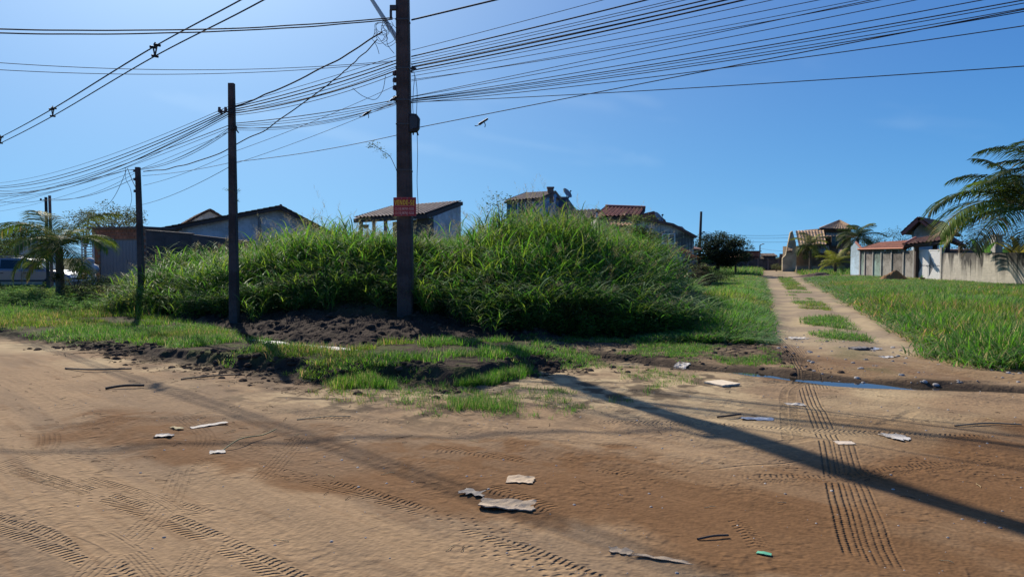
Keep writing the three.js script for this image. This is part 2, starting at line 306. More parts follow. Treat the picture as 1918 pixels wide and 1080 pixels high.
const TEX = 1792;
const texX = gradedTo(-420, -6.4, 6.4, 420, 12.8 / 1400, 195, 196), texD = gradedTo(-160, 2.6, 11, 1100, 8.4 / 1120, 130, 541);
const relief = new Float32Array(TEX * TEX);
{ // treads pressed into the sand: each track is a curve, its ribs and lugs stamped along it
  const R = rng(77), pick0 = (r, l) => l[Math.floor(r() * l.length)];
  const stamp = (x, d, v) => { const i = Math.round(fracIndex(texX, x)), j = Math.round(fracIndex(texD, d)); if (i >= 0 && j >= 0 && i < TEX && j < TEX) relief[j * TEX + i] = v; };
  function track(pts, width, kind, depth, gap = 0.3, seed = 1) {
    const curve = new THREE.CatmullRomCurve3(pts.map(p => V(p[0], 0, p[1]))), L = curve.getLength(), n = Math.ceil(L / 0.004), r = rng(seed);
    for (let k = 0; k < n; k++) {
      const t = k / n, c = curve.getPointAt(t), g = curve.getTangentAt(t), nx = g.z, nz = -g.x, s = t * L;
      const there = noise(s * 1.1 + seed * 9, seed) ; if (there < gap) continue;
      const keep = step(gap, gap + 0.12, there);
      for (let m = -width / 2; m <= width / 2; m += 0.004) {
        const e = m / width + 0.5, rough = noise((c.x + nx * m) * 30, (c.z + nz * m) * 30);
        let v = 0;
        if (kind === 'ribs') v = (Math.abs(((e * 5.0) % 1) - 0.5) < 0.13 ? -1 : 0.12) ;
        else if (kind === 'lugs') { const f = ((s + Math.abs(e - 0.5) * 0.07) / 0.042) % 1; v = f < 0.42 && e > 0.06 && e < 0.94 && Math.abs(e - 0.5) > 0.05 ? -1 : 0.15; if (rough < 0.3) v *= 0.2; }
        else if (kind === 'block') { const f = (s / 0.05) % 1, h = (e * 4) % 1; v = f < 0.5 && h < 0.55 && (Math.floor(s / 0.05) + Math.floor(e * 4)) % 2 ? -1 : 0.1; if (rough < 0.35) v *= 0.15; }
        else v = -0.7 * (1 - Math.pow(Math.abs(e - 0.5) * 2, 2)) ;
        stamp(c.x + nx * m, c.z + nz * m, v * depth * keep * (0.55 + 0.6 * rough));
      }
    }
  }
  const diag = (x0, d0, x1, d1, bend = 0) => [[x0, d0], [mix(x0, x1, 0.33) + bend, mix(d0, d1, 0.33) + bend], [mix(x0, x1, 0.66) + bend, mix(d0, d1, 0.66) + bend], [x1, d1]];
  track(diag(-3.9, 5.6, -0.7, 3.3, 0.08), 0.2, 'lugs', 0.020, 0.22, 3);
  track(diag(-4.3, 5.1, -1.2, 3.1, 0.05), 0.2, 'lugs', 0.020, 0.2, 4);
  track(diag(-3.1, 5.3, -1.4, 4.2, 0.03), 0.17, 'lugs', 0.014, 0.3, 5);
  track(diag(-1.9, 5.6, 0.5, 3.5, 0.1), 0.2, 'lugs', 0.018, 0.3, 6);
  track(diag(-1.2, 5.0, 0.9, 3.2, -0.05), 0.19, 'block', 0.014, 0.3, 7);
  track(diag(-0.5, 4.6, 1.6, 3.2, 0), 0.19, 'block', 0.012, 0.35, 8);
  track(diag(-4.6, 4.2, -2.6, 3.0, 0.03), 0.2, 'ribs', 0.016, 0.2, 9);
  track([[-4.4, 7.0], [-3.9, 6.1], [-3.9, 5.2], [-4.2, 4.6]], 0.2, 'ribs', 0.010, 0.25, 10);
  track([[-3.3, 7.4], [-2.7, 6.5], [-2.5, 5.6], [-2.2, 4.6], [-2.1, 3.6]], 0.19, 'ribs', 0.010, 0.3, 11);
  track([[-5.5, 6.0], [-4.6, 6.2], [-3.6, 6.0], [-2.9, 5.6]], 0.18, 'block', 0.010, 0.3, 12);
  track([[-1.9, 6.6], [-1.8, 5.4], [-1.75, 4.4], [-1.6, 3.4]], 0.18, 'ribs', 0.008, 0.4, 13);
  for (let k = 0; k < 46; k++) {                                          // broken scraps of older treads and scuffs
    const x = mix(-5.2, 4.8, R()), d = mix(3.1, 7.6, Math.pow(R(), 1.3)), a = R() < 0.75 ? 2.5 + (R() - 0.5) * 0.5 : 1.2 + R() * 0.9, l = 0.25 + 0.6 * R(), ex = Math.cos(a) * l, ed = Math.sin(a) * l;
    track([[x, d], [x + ex * 0.5 + 0.03, d + ed * 0.5], [x + ex, d + ed]], 0.1 + 0.1 * R(), pick0(R, ['lugs', 'block', 'ribs', 'plain', 'block']), 0.006 + 0.008 * R(), 0.3, 40 + k);
  }
  // tracks that leave the side road
  track([[5.3, 15], [4.7, 12.6], [4.15, 10.6], [3.45, 8.6], [2.75, 6.4], [2.1, 4.6], [1.65, 3.2]], 0.21, 'ribs', 0.016, 0.12, 14);
  track([[5.5, 14.6], [4.5, 11.2], [3.9, 9.4], [3.3, 7.6], [2.5, 5.4], [1.95, 3.8], [1.8, 3.1]], 0.19, 'ribs', 0.012, 0.3, 15);
  track([[4.6, 11.6], [4.0, 9.9], [3.35, 8.9], [2.85, 7.6], [2.3, 6.0]], 0.2, 'lugs', 0.014, 0.25, 16);
  //track([[6.9, 14.8], [6.2, 12.4], [5.6, 10.4], [4.9, 8.2], [4.0, 6.2], [3.1, 4.6], [2.6, 3.3]], 0.2, 'ribs', 0.010, 0.35, 17);
  track([[6.5, 7.2], [4.9, 6.3], [3.3, 5.6], [1.6, 5.3], [0, 5.9], [-1.6, 6.6]], 0.22, 'lugs', 0.010, 0.45, 18);
  //track([[6.5, 6.0], [4.7, 5.4], [3.1, 4.5], [2.0, 3.4]], 0.2, 'ribs', 0.012, 0.35, 19);
  track([[4.4, 7.9], [2.9, 6.5], [1.1, 6.2], [-0.6, 6.9], [-2.6, 8.2], [-4.6, 10]], 0.14, 'plain', 0.016, 0.42, 20);
  track([[5.6, 6.6], [3.9, 6.5], [2.4, 6.9], [0.6, 7.2], [-1.4, 7.2], [-3.4, 8.2], [-6, 10.2], [-9, 12.6]], 0.18, 'lugs', 0.010, 0.4, 21);
  track([[-0.2, 5.9], [0.6, 5.6], [1.4, 5.5], [2.3, 5.8]], 0.03, 'plain', 0.02, 0.2, 22);
}
{
  const colour = new Uint8Array(TEX * TEX * 4), bump = new Float32Array(TEX * TEX * 4), c = [0, 0, 0];
  for (let j = 0; j < TEX; j++) {
    const d = texD[j];
    for (let i = 0; i < TEX; i++) {
      const x = texX[i], k = (j * TEX + i) * 4, z = groundColour(x, d, c), tr = relief[j * TEX + i];
      const soft = step(0.4, 0.62, fbm(x * 2.6 + 31, d * 2.6, 3));
      // pressed sand keeps a little damp: treads are a shade browner, loose crumbs paler
      const pr = clamp(-tr * 28) * 0.18;
      colour[k] = 255 * toS(clamp(c[0] * (1 - pr))); colour[k + 1] = 255 * toS(clamp(c[1] * (1 - pr * 1.1))); colour[k + 2] = 255 * toS(clamp(c[2] * (1 - pr * 1.2))); colour[k + 3] = 255;
      const lump = (fbm(x * 22, d * 22, 3) - 0.5) * 0.011 * (0.2 + soft) + (noise(x * 85, d * 85) - 0.5) * 0.004 + Math.max(0, fbm(x * 13 + 50, d * 13, 3) - 0.64) * 0.04 * soft;
      const rake = (noise((x * 0.71 + d * 0.70) * 26, (x * 0.70 - d * 0.71) * 2.2) - 0.5) * 0.006;
      const rough = Math.max(z.bankM, z.flat, z.stripM, z.ditchM, z.verge, z.vergeL);
      bump[k] = bump[k + 1] = bump[k + 2] = 0.5 + (tr + lump * (1 + 2.2 * rough) + rake * (1 - rough)) / 0.2; bump[k + 3] = 1;
    }
  }
  const map = new THREE.DataTexture(colour, TEX, TEX); map.colorSpace = THREE.SRGBColorSpace;
  const bm = new THREE.DataTexture(bump, TEX, TEX, THREE.RGBAFormat, THREE.FloatType);
  for (const t of [map, bm]) { t.magFilter = t.minFilter = THREE.LinearFilter; t.wrapS = t.wrapT = THREE.ClampToEdgeWrapping; t.needsUpdate = true; }
  const gx = graded(-400, -9, 8, 400, 0.042, 1.045), gd = graded(-140, 2.6, 17.5, 1000, 0.036, 1.042);
  const nx = gx.length, nd = gd.length, pos = new Float32Array(nx * nd * 3), uv = new Float32Array(nx * nd * 2), idx = new Uint32Array((nx - 1) * (nd - 1) * 6);
  const ux = gx.map(v => (fracIndex(texX, v) + 0.5) / TEX), ud = gd.map(v => (fracIndex(texD, v) + 0.5) / TEX);
  let n = 0;
  for (let j = 0; j < nd; j++) for (let i = 0; i < nx; i++) {
    const k = j * nx + i; pos[k * 3] = gx[i]; pos[k * 3 + 1] = height(gx[i], gd[j]); pos[k * 3 + 2] = -gd[j]; uv[k * 2] = ux[i]; uv[k * 2 + 1] = ud[j];
    if (i < nx - 1 && j < nd - 1) { idx[n++] = k; idx[n++] = k + 1; idx[n++] = k + nx; idx[n++] = k + 1; idx[n++] = k + nx + 1; idx[n++] = k + nx; }
  }
  const g = new THREE.BufferGeometry(); g.setAttribute('position', new THREE.BufferAttribute(pos, 3)); g.setAttribute('uv', new THREE.BufferAttribute(uv, 2)); g.setIndex(new THREE.BufferAttribute(idx, 1)); g.computeVertexNormals();
  const m = obj('ground', g, new THREE.MeshPhysicalMaterial({ map, bumpMap: bm, bumpScale: 0.2, roughness: 1, specularIntensity: 0.12 }));
  tag(m, 'unpaved sandy street corner with tyre tracks, muddy verge and soil bank', 'ground', null, 'structure');
  console.log('ground', nx, nd, nx * nd * 2);
}
// water lying in the channel across the mouth of the side road, and in the ditch behind the verge
{
  const pts = CHANNEL.filter(p => p[0] < 9), L = [], Rr = [];
  const curve = new THREE.CatmullRomCurve3(pts.map(p => V(p[0], 0, -p[1])));
  const pos = [], idx = []; const n = 120;
  for (let k = 0; k <= n; k++) { const p = curve.getPointAt(k / n), t = curve.getTangentAt(k / n), w = lin(CHW, clamp(p.x, 1, 8)) + 0.12; pos.push(p.x - t.z * -w, -0.052, p.z + t.x * -w, p.x + t.z * -w, -0.052, p.z - t.x * -w); if (k < n) { const a = k * 2; idx.push(a, a + 1, a + 2, a + 1, a + 3, a + 2); } }
  const g = new THREE.BufferGeometry(); g.setAttribute('position', new THREE.Float32BufferAttribute(pos, 3)); g.setIndex(idx); g.computeVertexNormals();
  const water = mat(0.03, 0.026, 0.02, { physical: true, roughness: 0.04, ior: 1.33 });
  tag(obj('water', g, water), 'shallow grey-blue water lying in a channel across the side road', 'water', null, 'structure');
  const q = [], qi = []; const nn = 60;
  for (let k = 0; k <= nn; k++) { const x = mix(-5.8, 0.4, k / nn), d = lin(DITCH, x) + 0.12; q.push(x, 0.012, -d + 0.36, x, 0.012, -d - 0.36); if (k < nn) { const a = k * 2; qi.push(a, a + 2, a + 1, a + 1, a + 2, a + 3); } }
  const g2 = new THREE.BufferGeometry(); g2.setAttribute('position', new THREE.Float32BufferAttribute(q, 3)); g2.setIndex(qi); g2.computeVertexNormals();
  tag(obj('ditch_water', g2, water), 'dark water standing in the ditch below the soil bank', 'water', null, 'structure');
}

// ---------------------------------------------------------------- grasses and leaves
// a blade: a narrow strip that leaves its foot at an angle from upright and bends over along its length
class Strips {
  constructor() { this.p = []; this.n = []; this.c = []; this.i = []; }
  blade(x, y, z, az, len, width, th0, droop, segs, col, fold = 0.25, tipcol) {
    const ca = Math.cos(az), sa = Math.sin(az), base = this.p.length / 3; let r = 0, h = 0;
    for (let k = 0; k <= segs; k++) {
      const s = k / segs, th = th0 + droop * Math.pow(s, 1.4);
      const w = width * 0.5 * (k === segs ? 0.08 : Math.min(1, 0.55 + s * 2.2)) * (1 - 0.75 * Math.pow(s, 2.2));
      const cx = x + ca * r, cz = z + sa * r, nx = Math.cos(th), nr = Math.sin(th);
      const t = tipcol ? s * s : 0, cr = col.map((v, m) => tipcol ? mix(v, tipcol[m], t) : v);
      for (const e of [-1, 1]) { this.p.push(cx - sa * w * e, y + h, cz + ca * w * e); this.n.push(-ca * nx - sa * fold * e, nr, -sa * nx + ca * fold * e); this.c.push(...cr); }
      if (k < segs) { const a = base + k * 2; this.i.push(a, a + 1, a + 2, a + 1, a + 3, a + 2); }
      r += Math.sin(th) * len / segs; h += Math.cos(th) * len / segs;
    }
    return [x + ca * r, y + h, z + sa * r];
  }
  leaf(p, dir, side, len, width, col, bend = 0.2) {                     // a pointed leaf of four faces, folded along its midrib
    const up = dir.clone().cross(side).normalize(), b = this.p.length / 3, m = p.clone().addScaledVector(dir, len * 0.45).addScaledVector(up, bend * len * 0.25), e = p.clone().addScaledVector(dir, len);
    const L = m.clone().addScaledVector(side, width * 0.5).addScaledVector(up, width * 0.15), R = m.clone().addScaledVector(side, -width * 0.5).addScaledVector(up, width * 0.15);
    for (const [q, s] of [[p, 0], [L, 0.5], [m, 0], [R, -0.5], [e, 0]]) { this.p.push(q.x, q.y, q.z); this.n.push(up.x - side.x * s, up.y - side.y * s, up.z - side.z * s); this.c.push(...col); }
    this.i.push(b, b + 2, b + 1, b, b + 3, b + 2, b + 1, b + 2, b + 4, b + 2, b + 3, b + 4);
  }
  geometry() {
    const g = new THREE.BufferGeometry(); g.setAttribute('position', new THREE.Float32BufferAttribute(this.p, 3)); g.setAttribute('normal', new THREE.Float32BufferAttribute(this.n, 3).clone()); g.setAttribute('color', new THREE.Float32BufferAttribute(this.c, 3)); g.setIndex(this.i);
    const n = g.attributes.normal, v = V(0, 0, 0); for (let k = 0; k < n.count; k++) { v.fromBufferAttribute(n, k).normalize(); n.setXYZ(k, v.x, v.y, v.z); }
    return g;
  }
}
const leafMat = (o = {}) => new THREE.MeshPhysicalMaterial({ color: rgb(1, 1, 1), vertexColors: true, roughness: 1, transmission: 0.55, thickness: 0, ior: 1.4, clearcoat: 0.05, clearcoatRoughness: 0.3, specularIntensity: 0.3, side: THREE.DoubleSide, ...o });
const grassMat = leafMat(), matteLeaf = leafMat({ clearcoat: 0, specularIntensity: 0.15, transmission: 0.45 });
const GREEN = [[0.085, 0.22, 0.017], [0.065, 0.20, 0.02], [0.12, 0.27, 0.018], [0.045, 0.145, 0.018], [0.17, 0.28, 0.03]], STRAW = [0.33, 0.27, 0.13];
const pick = (R, list) => list[Math.floor(R() * list.length)];
const vary = (R, c, a = 0.2) => { const k = 1 - a + 2 * a * R(); return [c[0] * k * (0.95 + 0.1 * R()), c[1] * k, c[2] * k]; };

function tallClump(seed, seedHeads = 0, tall = 1) {                    // guinea grass: upright culms, long arching blades at every node
  const R = rng(seed), S = new Strips();
  for (let k = 0; k < 9; k++) {
    const a = R() * 6.283, r = 0.22 * Math.sqrt(R()), x = Math.cos(a) * r, z = Math.sin(a) * r, lean = 0.06 + 0.22 * R(), H = tall * (0.75 + 0.65 * R()), col = vary(R, pick(R, GREEN));
    S.blade(x, 0, z, a, H, 0.011, lean, 0.25, 4, vary(R, [0.10, 0.13, 0.04]));
    const nodes = 7;
    for (let m = 0; m < nodes; m++) {
      const s = 0.12 + 0.85 * (m + R() * 0.8) / nodes, rr = Math.sin(lean + 0.12 * s) * s * H, az = R() * 6.283, c = vary(R, col, 0.3), dry = R() < 0.07 && m < 3;
      S.blade(x + Math.cos(a) * rr, Math.cos(lean + 0.06) * s * H, z + Math.sin(a) * rr, az, (0.42 + 0.5 * R()) * (0.8 + 0.2 * tall), 0.017 + 0.014 * R(), 0.25 + 0.5 * R(), 0.9 + 1.5 * R(), 5, dry ? vary(R, STRAW) : c, 0.3);
    }
    if (R() < seedHeads) {
      const top = S.blade(x, H * 0.7, z, a, H * 0.75, 0.006, lean + 0.1, 0.4, 4, [0.16, 0.17, 0.06]);
      for (let m = 0; m < 16; m++) { const f = m / 16; S.blade(mix(x, top[0], 0.72 + 0.28 * f), mix(H * 0.7, top[1], 0.72 + 0.28 * f), mix(z, top[2], 0.72 + 0.28 * f), R() * 6.283, 0.20 * (1.15 - f), 0.006, 0.5 + 0.4 * R(), 0.9, 3, vary(R, [0.24, 0.22, 0.11])); }
    }
  }
  return S.geometry();
}
function turfTuft(seed, n = 34, radius = 0.2, h = 0.2, broad = 0.008) { // short verge grass
  const R = rng(seed), S = new Strips();
  for (let k = 0; k < n; k++) {
    const a = R() * 6.283, r = radius * Math.sqrt(R());
    S.blade(Math.cos(a) * r, -0.01, Math.sin(a) * r, R() * 6.283, h * (0.45 + 0.9 * R()), broad * (0.7 + 0.7 * R()), 0.1 + 0.5 * R(), 0.3 + 1.1 * R(), 3, R() < 0.1 ? vary(R, STRAW) : vary(R, pick(R, GREEN), 0.35));
  }
  return S.geometry();
}
function weedClump(seed, h = 0.7, leafy = 70) {                         // broad-leaved weeds on thin stems
  const R = rng(seed), S = new Strips();
  for (let k = 0; k < 7; k++) {
    const a = R() * 6.283, r = 0.2 * R(), x = Math.cos(a) * r, z = Math.sin(a) * r, lean = 0.1 + 0.4 * R(), H = h * (0.6 + 0.6 * R()); S.blade(x, 0, z, a, H, 0.008, lean, 0.2, 3, [0.09, 0.09, 0.04]);
    for (let m = 0; m < leafy / 7; m++) {
      const s = 0.15 + 0.85 * R(), rr = Math.sin(lean) * s * H, az = R() * 6.283, el = 0.5 * R() - 0.1, dir = V(Math.cos(az) * Math.cos(el), Math.sin(el), Math.sin(az) * Math.cos(el)), side = V(-Math.sin(az), (R() - 0.5) * 0.6, Math.cos(az)).normalize();
      S.leaf(V(x + Math.cos(a) * rr, Math.cos(lean) * s * H, z + Math.sin(a) * rr), dir, side, 0.07 + 0.09 * R(), 0.035 + 0.04 * R(), vary(R, pick(R, GREEN), 0.3));
    }
  }
  return S.geometry();
}
function scatter(name, label, category, geom, material, places, tint) { // uncountable growth: many copies of one clump; a place is [x, d, turn, size, height size, r, g, b]
  const m = new THREE.InstancedMesh(geom, material, places.length), M = new THREE.Matrix4(), Q = new THREE.Quaternion(), Y = V(0, 1, 0), col = new THREE.Color();
  places.forEach((p, k) => {
    Q.setFromAxisAngle(Y, p[2]); M.compose(onGround(p[0], p[1], p[8] ?? 0), Q, V(p[3], p[4], p[3])); m.setMatrixAt(k, M); m.setColorAt(k, col.setRGB(p[5], p[6], p[7]));
  });
  m.name = numbered(name); m.castShadow = m.receiveShadow = true; scene.add(m);
  return tag(m, label, category, null, 'stuff');
}
const FRONT = [[-20, 25], [-15, 22.5], [-11, 20.8], [-7, 18.6], [-4.5, 17.6], [-2.6, 17.0], [-1.6, 16.2], [-0.6, 15.3], [0.4, 15.0], [1.6, 14.9], [3.3, 14.7]];   // where the tall grass begins
{
  const R = rng(5), sets = [[], [], [], [], []];
  const add = (x, d, s, hs) => {
    const tone = 0.92 + 0.55 * R(), n = fbm(x * 0.7, d * 0.7, 3), dry = step(0.6, 0.78, fbm(x * 0.9 + 30, d * 0.9, 3)) * 0.6;
    const heads = d - lin(FRONT, x) > 1.2 && R() < 0.3;
    sets[heads ? 3 + (R() < 0.5 ? 1 : 0) : Math.floor(R() * 3)].push([x, d, R() * 6.283, s, hs, tone * (0.9 + 0.35 * dry + 0.3 * n), tone * (0.95 + 0.1 * n), tone * (0.9 + 0.5 * dry)]);
  };
  const crest = x => lin([[-16, 0.4], [-11, 0.5], [-8, 0.64], [-5, 0.62], [-3.5, 0.46], [-1.8, 0.48], [-0.8, 0.70], [0.3, 0.82], [1.6, 0.74], [3.3, 0.58], [5, 0.5], [9, 0.4]], x);
  for (let k = 0; k < 7000; k++) {
    const x = mix(-16, 8, R()), f = lin(FRONT, Math.min(3.3, x)), depth = Math.pow(R(), 1.5) * 11, d = f + depth;
    if (x > massEdge(d) - 0.1 || d < f) continue;
    if (x < -10.2 - R() * 1.5 || (x < -8 && R() < 0.4)) continue;
    const lump = fbm(x * 0.75 + 4, d * 0.75 + 2, 2), bunch = noise(x * 1.9 + 60, d * 1.9); if (R() > 0.35 + 1.3 * step(0.25, 0.6, bunch)) continue;
    const edge = step(0, 1.6, depth) * step(0, 1.3, massEdge(d) - x);
    add(x, d, 0.8 + 0.5 * R(), crest(x) * mix(0.5, 0.95 + 0.3 * R(), edge) * (0.55 + 0.95 * lump) * (0.85 + 0.3 * bunch));
  }
  for (let k = 0; k < 46; k++) { const x = mix(-8.5, 1.5, R()), d = lin(FRONT, x) - 0.15 - 1.3 * R() * R(); add(x, d, 0.5 + 0.3 * R(), 0.32 + 0.22 * R()); }
  ['', '', ''].forEach((_, k) => scatter('tall_grass', ['tall green guinea grass covering the mound behind the pole', 'bright leafy guinea grass filling the mound', 'arching long-bladed grass mixed through the mound'][k], 'tall grass', tallClump(11 + k * 7, 0.05, 1.15), grassMat, sets[k]));
  scatter('seeding_grass', 'tall grass with feathery seed heads rising from the mound', 'tall grass', tallClump(41, 0.3, 1.12), grassMat, sets[3]);
  scatter('seeding_grass', 'grass stalks with pale drooping panicles on the mound', 'tall grass', tallClump(48, 0.4, 1.12), grassMat, sets[4]);
}
{ // short grass: the verge strip, the two sides of the side road, tufts on the sand
  const R = rng(9), turf = [[], [], []], field = [[], [], []], tufts = [[], []], weeds = [[], []];
  const lay = (set, x, d, s, hs, lush = 1) => { const n = fbm(x * 0.8, d * 0.8, 3), t = (0.85 + 0.5 * R()) * lush, y = step(0.45, 0.7, fbm(x * 0.35 + 9, d * 0.35, 3)); set[Math.floor(R() * set.length)].push([x, d, R() * 6.283, s, hs, t * (0.9 + 0.45 * y), t, t * 0.9]); };
  for (let k = 0; k < 9000; k++) {                                      // the strip along the street, left
    const x = mix(-17, 1.2, Math.pow(R(), 0.8)), a = lin(LEDGE, x), b = lin(DITCH, x), d = mix(a - 0.05, b + 0.1, R()), n = fbm(x * 1.1 + 3, d * 1.1, 3);
    if (n + 0.12 * step(-3, -7, x) - 0.12 * step(0.7, 0.1, d - a) < 0.46 + 0.16 * R()) continue;
    if (x > -5.4 && x < -2.4 && d > b - 1.1 && R() < 0.85) continue;
    lay(turf, x, d, 0.6 + 0.5 * R(), (0.3 + 0.7 * R()) * (0.6 + 0.4 * step(0.1, 0.8, d - a)));
  }
  for (let k = 0; k < 900; k++) {                                      // a greener fringe in front of the ledge
    const x = mix(-2.2, 0.35, R()), d = lin(LEDGE, x) - 0.1 - 0.45 * R() * R(); if (fbm(x * 2, d * 2, 2) < 0.45) continue; lay(turf, x, d, 0.5, 0.5 + 0.5 * R());
  }
  for (let k = 0; k < 1500; k++) {                                       // sparse tufts on the sand by the corner
    const x = mix(-2.4, 2.6, R()), d = mix(7.3, 10.4, R()), n = fbm(x * 1.2 + 20, d * 1.2, 3); if (toPath([[-2.0, 9.2], [-0.9, 8.5], [-0.35, 7.9], [0.3, 8.2], [0.9, 8.8], [1.6, 9.8]], x, d) > 0.25 + n * 0.9 || n < 0.46) continue; lay(tufts, x, d, 0.3 + 0.35 * R(), 0.18 + 0.3 * R());
  }
  for (let k = 0; k < 420; k++) { const x = mix(-0.75, 0.15, R()), d = mix(7.5, 8.35, R()); if (Math.hypot((x + 0.3) / 0.42, (d - 7.9) / 0.42) > 0.5 + 0.6 * R()) continue; lay(tufts, x, d, 0.4, 0.35 + 0.4 * R()); }
  for (let k = 0; k < 2600; k++) {                                      // the muddy flat beside the mouth of the side road
    const x = mix(0.2, 4.8, R()), d = mix(10.6, 14.8, R()); if (toPath(CHANNEL, x, d) < 0.3 || x > roadL(Math.max(d, 13)) - 0.1) continue; const n = fbm(x * 1.6 + 2, d * 1.6, 3); if (n < 0.5 + 0.08 * R()) continue; lay(turf, x, d, 0.4 + 0.4 * R(), 0.2 + 0.3 * R());
  }
  for (let k = 0; k < 15000; k++) {                                     // the field right of the side road
    const d = 8.9 + Math.pow(R(), 1.9) * 44, x = roadR(d) + 0.1 + Math.pow(R(), 1.2) * (26.5 - roadR(d)); if (x > 25.5 || x / d > 0.85 || d + (x - 6) * 0.24 < 9.2) continue;
    const e = step(0, 1.2, x - roadR(d)), n = fbm(x * 0.6, d * 0.6, 3); if (R() > 0.35 + 0.75 * e) continue;
    lay(field, x, d, (0.8 + 0.6 * R()) * (1 + d * 0.025), mix(0.35, 0.75 + 0.7 * n, e) * (1 - 0.45 * step(18, 40, d)), 0.95);
  }
  for (let k = 0; k < 6500; k++) {                                      // and left of it, below the mound
    const d = 13.6 + Math.pow(R(), 1.5) * 40, x = mix(massEdge(d) - 0.5, roadL(d) - 0.05, R()); if (x < 2.2) continue;
    const e = step(0, 1.0, roadL(d) - x), n = fbm(x * 0.8, d * 0.8, 3);
    lay(field, x, d, (0.8 + 0.5 * R()) * (1 + d * 0.02), mix(0.4, 1.0, e) * (0.5 + 0.9 * n) * (1 - 0.5 * step(20, 45, d)) * mix(0.35, 1, step(13.8, 16.5, d + (n - 0.5) * 2)), 1.1);
  }
  for (let k = 0; k < 1400; k++) {                                      // between the wheel tracks
    const d = 13.5 + Math.pow(R(), 1.2) * 45, x = (roadL(d) + roadR(d)) / 2 + 0.1 + (R() - 0.5) * 0.9; if (fbm(x * 0.9 + 11, d * 0.9, 4) < 0.52 + 0.08 * R()) continue; lay(field, x, d, 0.5 + 0.4 * R(), 0.12 + 0.22 * R());
  }
  for (let k = 0; k < 3200; k++) { const d = 56 + R() * 42, x = mix(8, 44, R()); if (x > roadL(d) - 0.3 && x < roadR(d) + 0.3) continue; lay(field, x, d, 2.4, 0.8 + 0.5 * R()); }
  for (let k = 0; k < 2600; k++) { const x = mix(-34, -9, R()), d = lin(DITCH, x) + mix(-0.5, 9, R()); { const near = step(-13, -10, x); lay(R() < 0.5 ? weeds : field, x, d, 0.8 + 0.5 * R(), (0.3 + 0.4 * R()) * (1 + 0.8 * near)); } }
  for (let k = 0; k < 500; k++) { const x = mix(-8, 3.4, R()), d = lin(FRONT, x) - 0.7 + 0.9 * R(); lay(weeds, x, d, 0.4 + 0.5 * R(), 0.35 + 0.5 * R()); }
  turf.forEach((p, k) => scatter('verge_grass', ['short sunlit grass on the strip beside the sandy street', 'patchy low grass along the muddy ledge', 'thin green turf between street and ditch'][k], 'grass', turfTuft(101 + k, 30, 0.18, 0.17, 0.008), grassMat, p));
  field.forEach((p, k) => scatter('field_grass', ['knee-high green grass beside the side road', 'coarse bright grass on both sides of the side road', 'long mixed grass in front of the walls'][k], 'grass', turfTuft(131 + k, 34, 0.24, 0.36, 0.013), grassMat, p));
  tufts.forEach((p, k) => scatter('sparse_grass', ['sparse grass tufts growing out of the sand', 'small scattered grass sprouts on the sandy corner'][k], 'grass', turfTuft(151 + k, 12, 0.12, 0.2, 0.007), grassMat, p));
  weeds.forEach((p, k) => scatter('weeds', ['low broad-leaved weeds along the soil bank', 'leafy weeds mixed into the bank grass'][k], 'weeds', weedClump(171 + k), matteLeaf, p));
}

// ---------------------------------------------------------------- poles, signs and cables
const concrete = mat(0.088, 0.064, 0.056, { map: blotchTex(5, 0.55, 1.0, 1), bumpMap: grain, bumpScale: 0.008, roughness: 0.9 });
const postMat = mat(0.085, 0.068, 0.066, { map: blotchTex(6, 0.5, 1.0, 1.2), bumpMap: grain, bumpScale: 0.01, roughness: 0.95 });
const steel = mat(0.35, 0.35, 0.34, { metalness: 0.8, roughness: 0.5 }), darkSteel = mat(0.08, 0.075, 0.07, { metalness: 0.5, roughness: 0.6 }), rubber = mat(0.018, 0.018, 0.02, { roughness: 0.6 }), porcelain = mat(0.10, 0.05, 0.03, { roughness: 0.25 });
const cableMat = mat(0.02, 0.02, 0.026, { roughness: 0.85 }), paleCable = mat(0.07, 0.07, 0.075, { roughness: 0.8 });
const POLE = V(-2.25, 0, -15.75), POST = V(-6.36, 0, -17.0), POST3 = V(-10.55, 0, -21.2);
function taperedPost(w0, w1, l0, l1, h, b = 0.012, lean = 0) {         // a rectangular shaft, slimmer towards its top, edges chamfered
  const ring = (w, l, y, off) => { const a = w / 2, c = l / 2; return [[a - b, c], [a, c - b], [a, -c + b], [a - b, -c], [-a + b, -c], [-a, -c + b], [-a, c - b], [-a + b, c]].map(([x, z]) => V(x + off, y, z)); };
  const pos = [], n = 10, rings = []; for (let k = 0; k <= n; k++) rings.push(ring(mix(w0, w1, k / n), mix(l0, l1, k / n), h * k / n, lean * k / n));
  const q = (a, b2, c, d) => [a, b2, c, a, c, d].forEach(p => pos.push(p.x, p.y, p.z));
  for (let k = 0; k < n; k++) for (let e = 0; e < 8; e++) { const f = (e + 1) % 8; q(rings[k][f], rings[k][e], rings[k + 1][e], rings[k + 1][f]); }
  for (let e = 1; e < 7; e++) [rings[n][0], rings[n][e], rings[n][e + 1]].forEach(p => pos.push(p.x, p.y, p.z));
  const g = new THREE.BufferGeometry(); g.setAttribute('position', new THREE.Float32BufferAttribute(pos, 3)); return metreUV(g, 1.3);
}
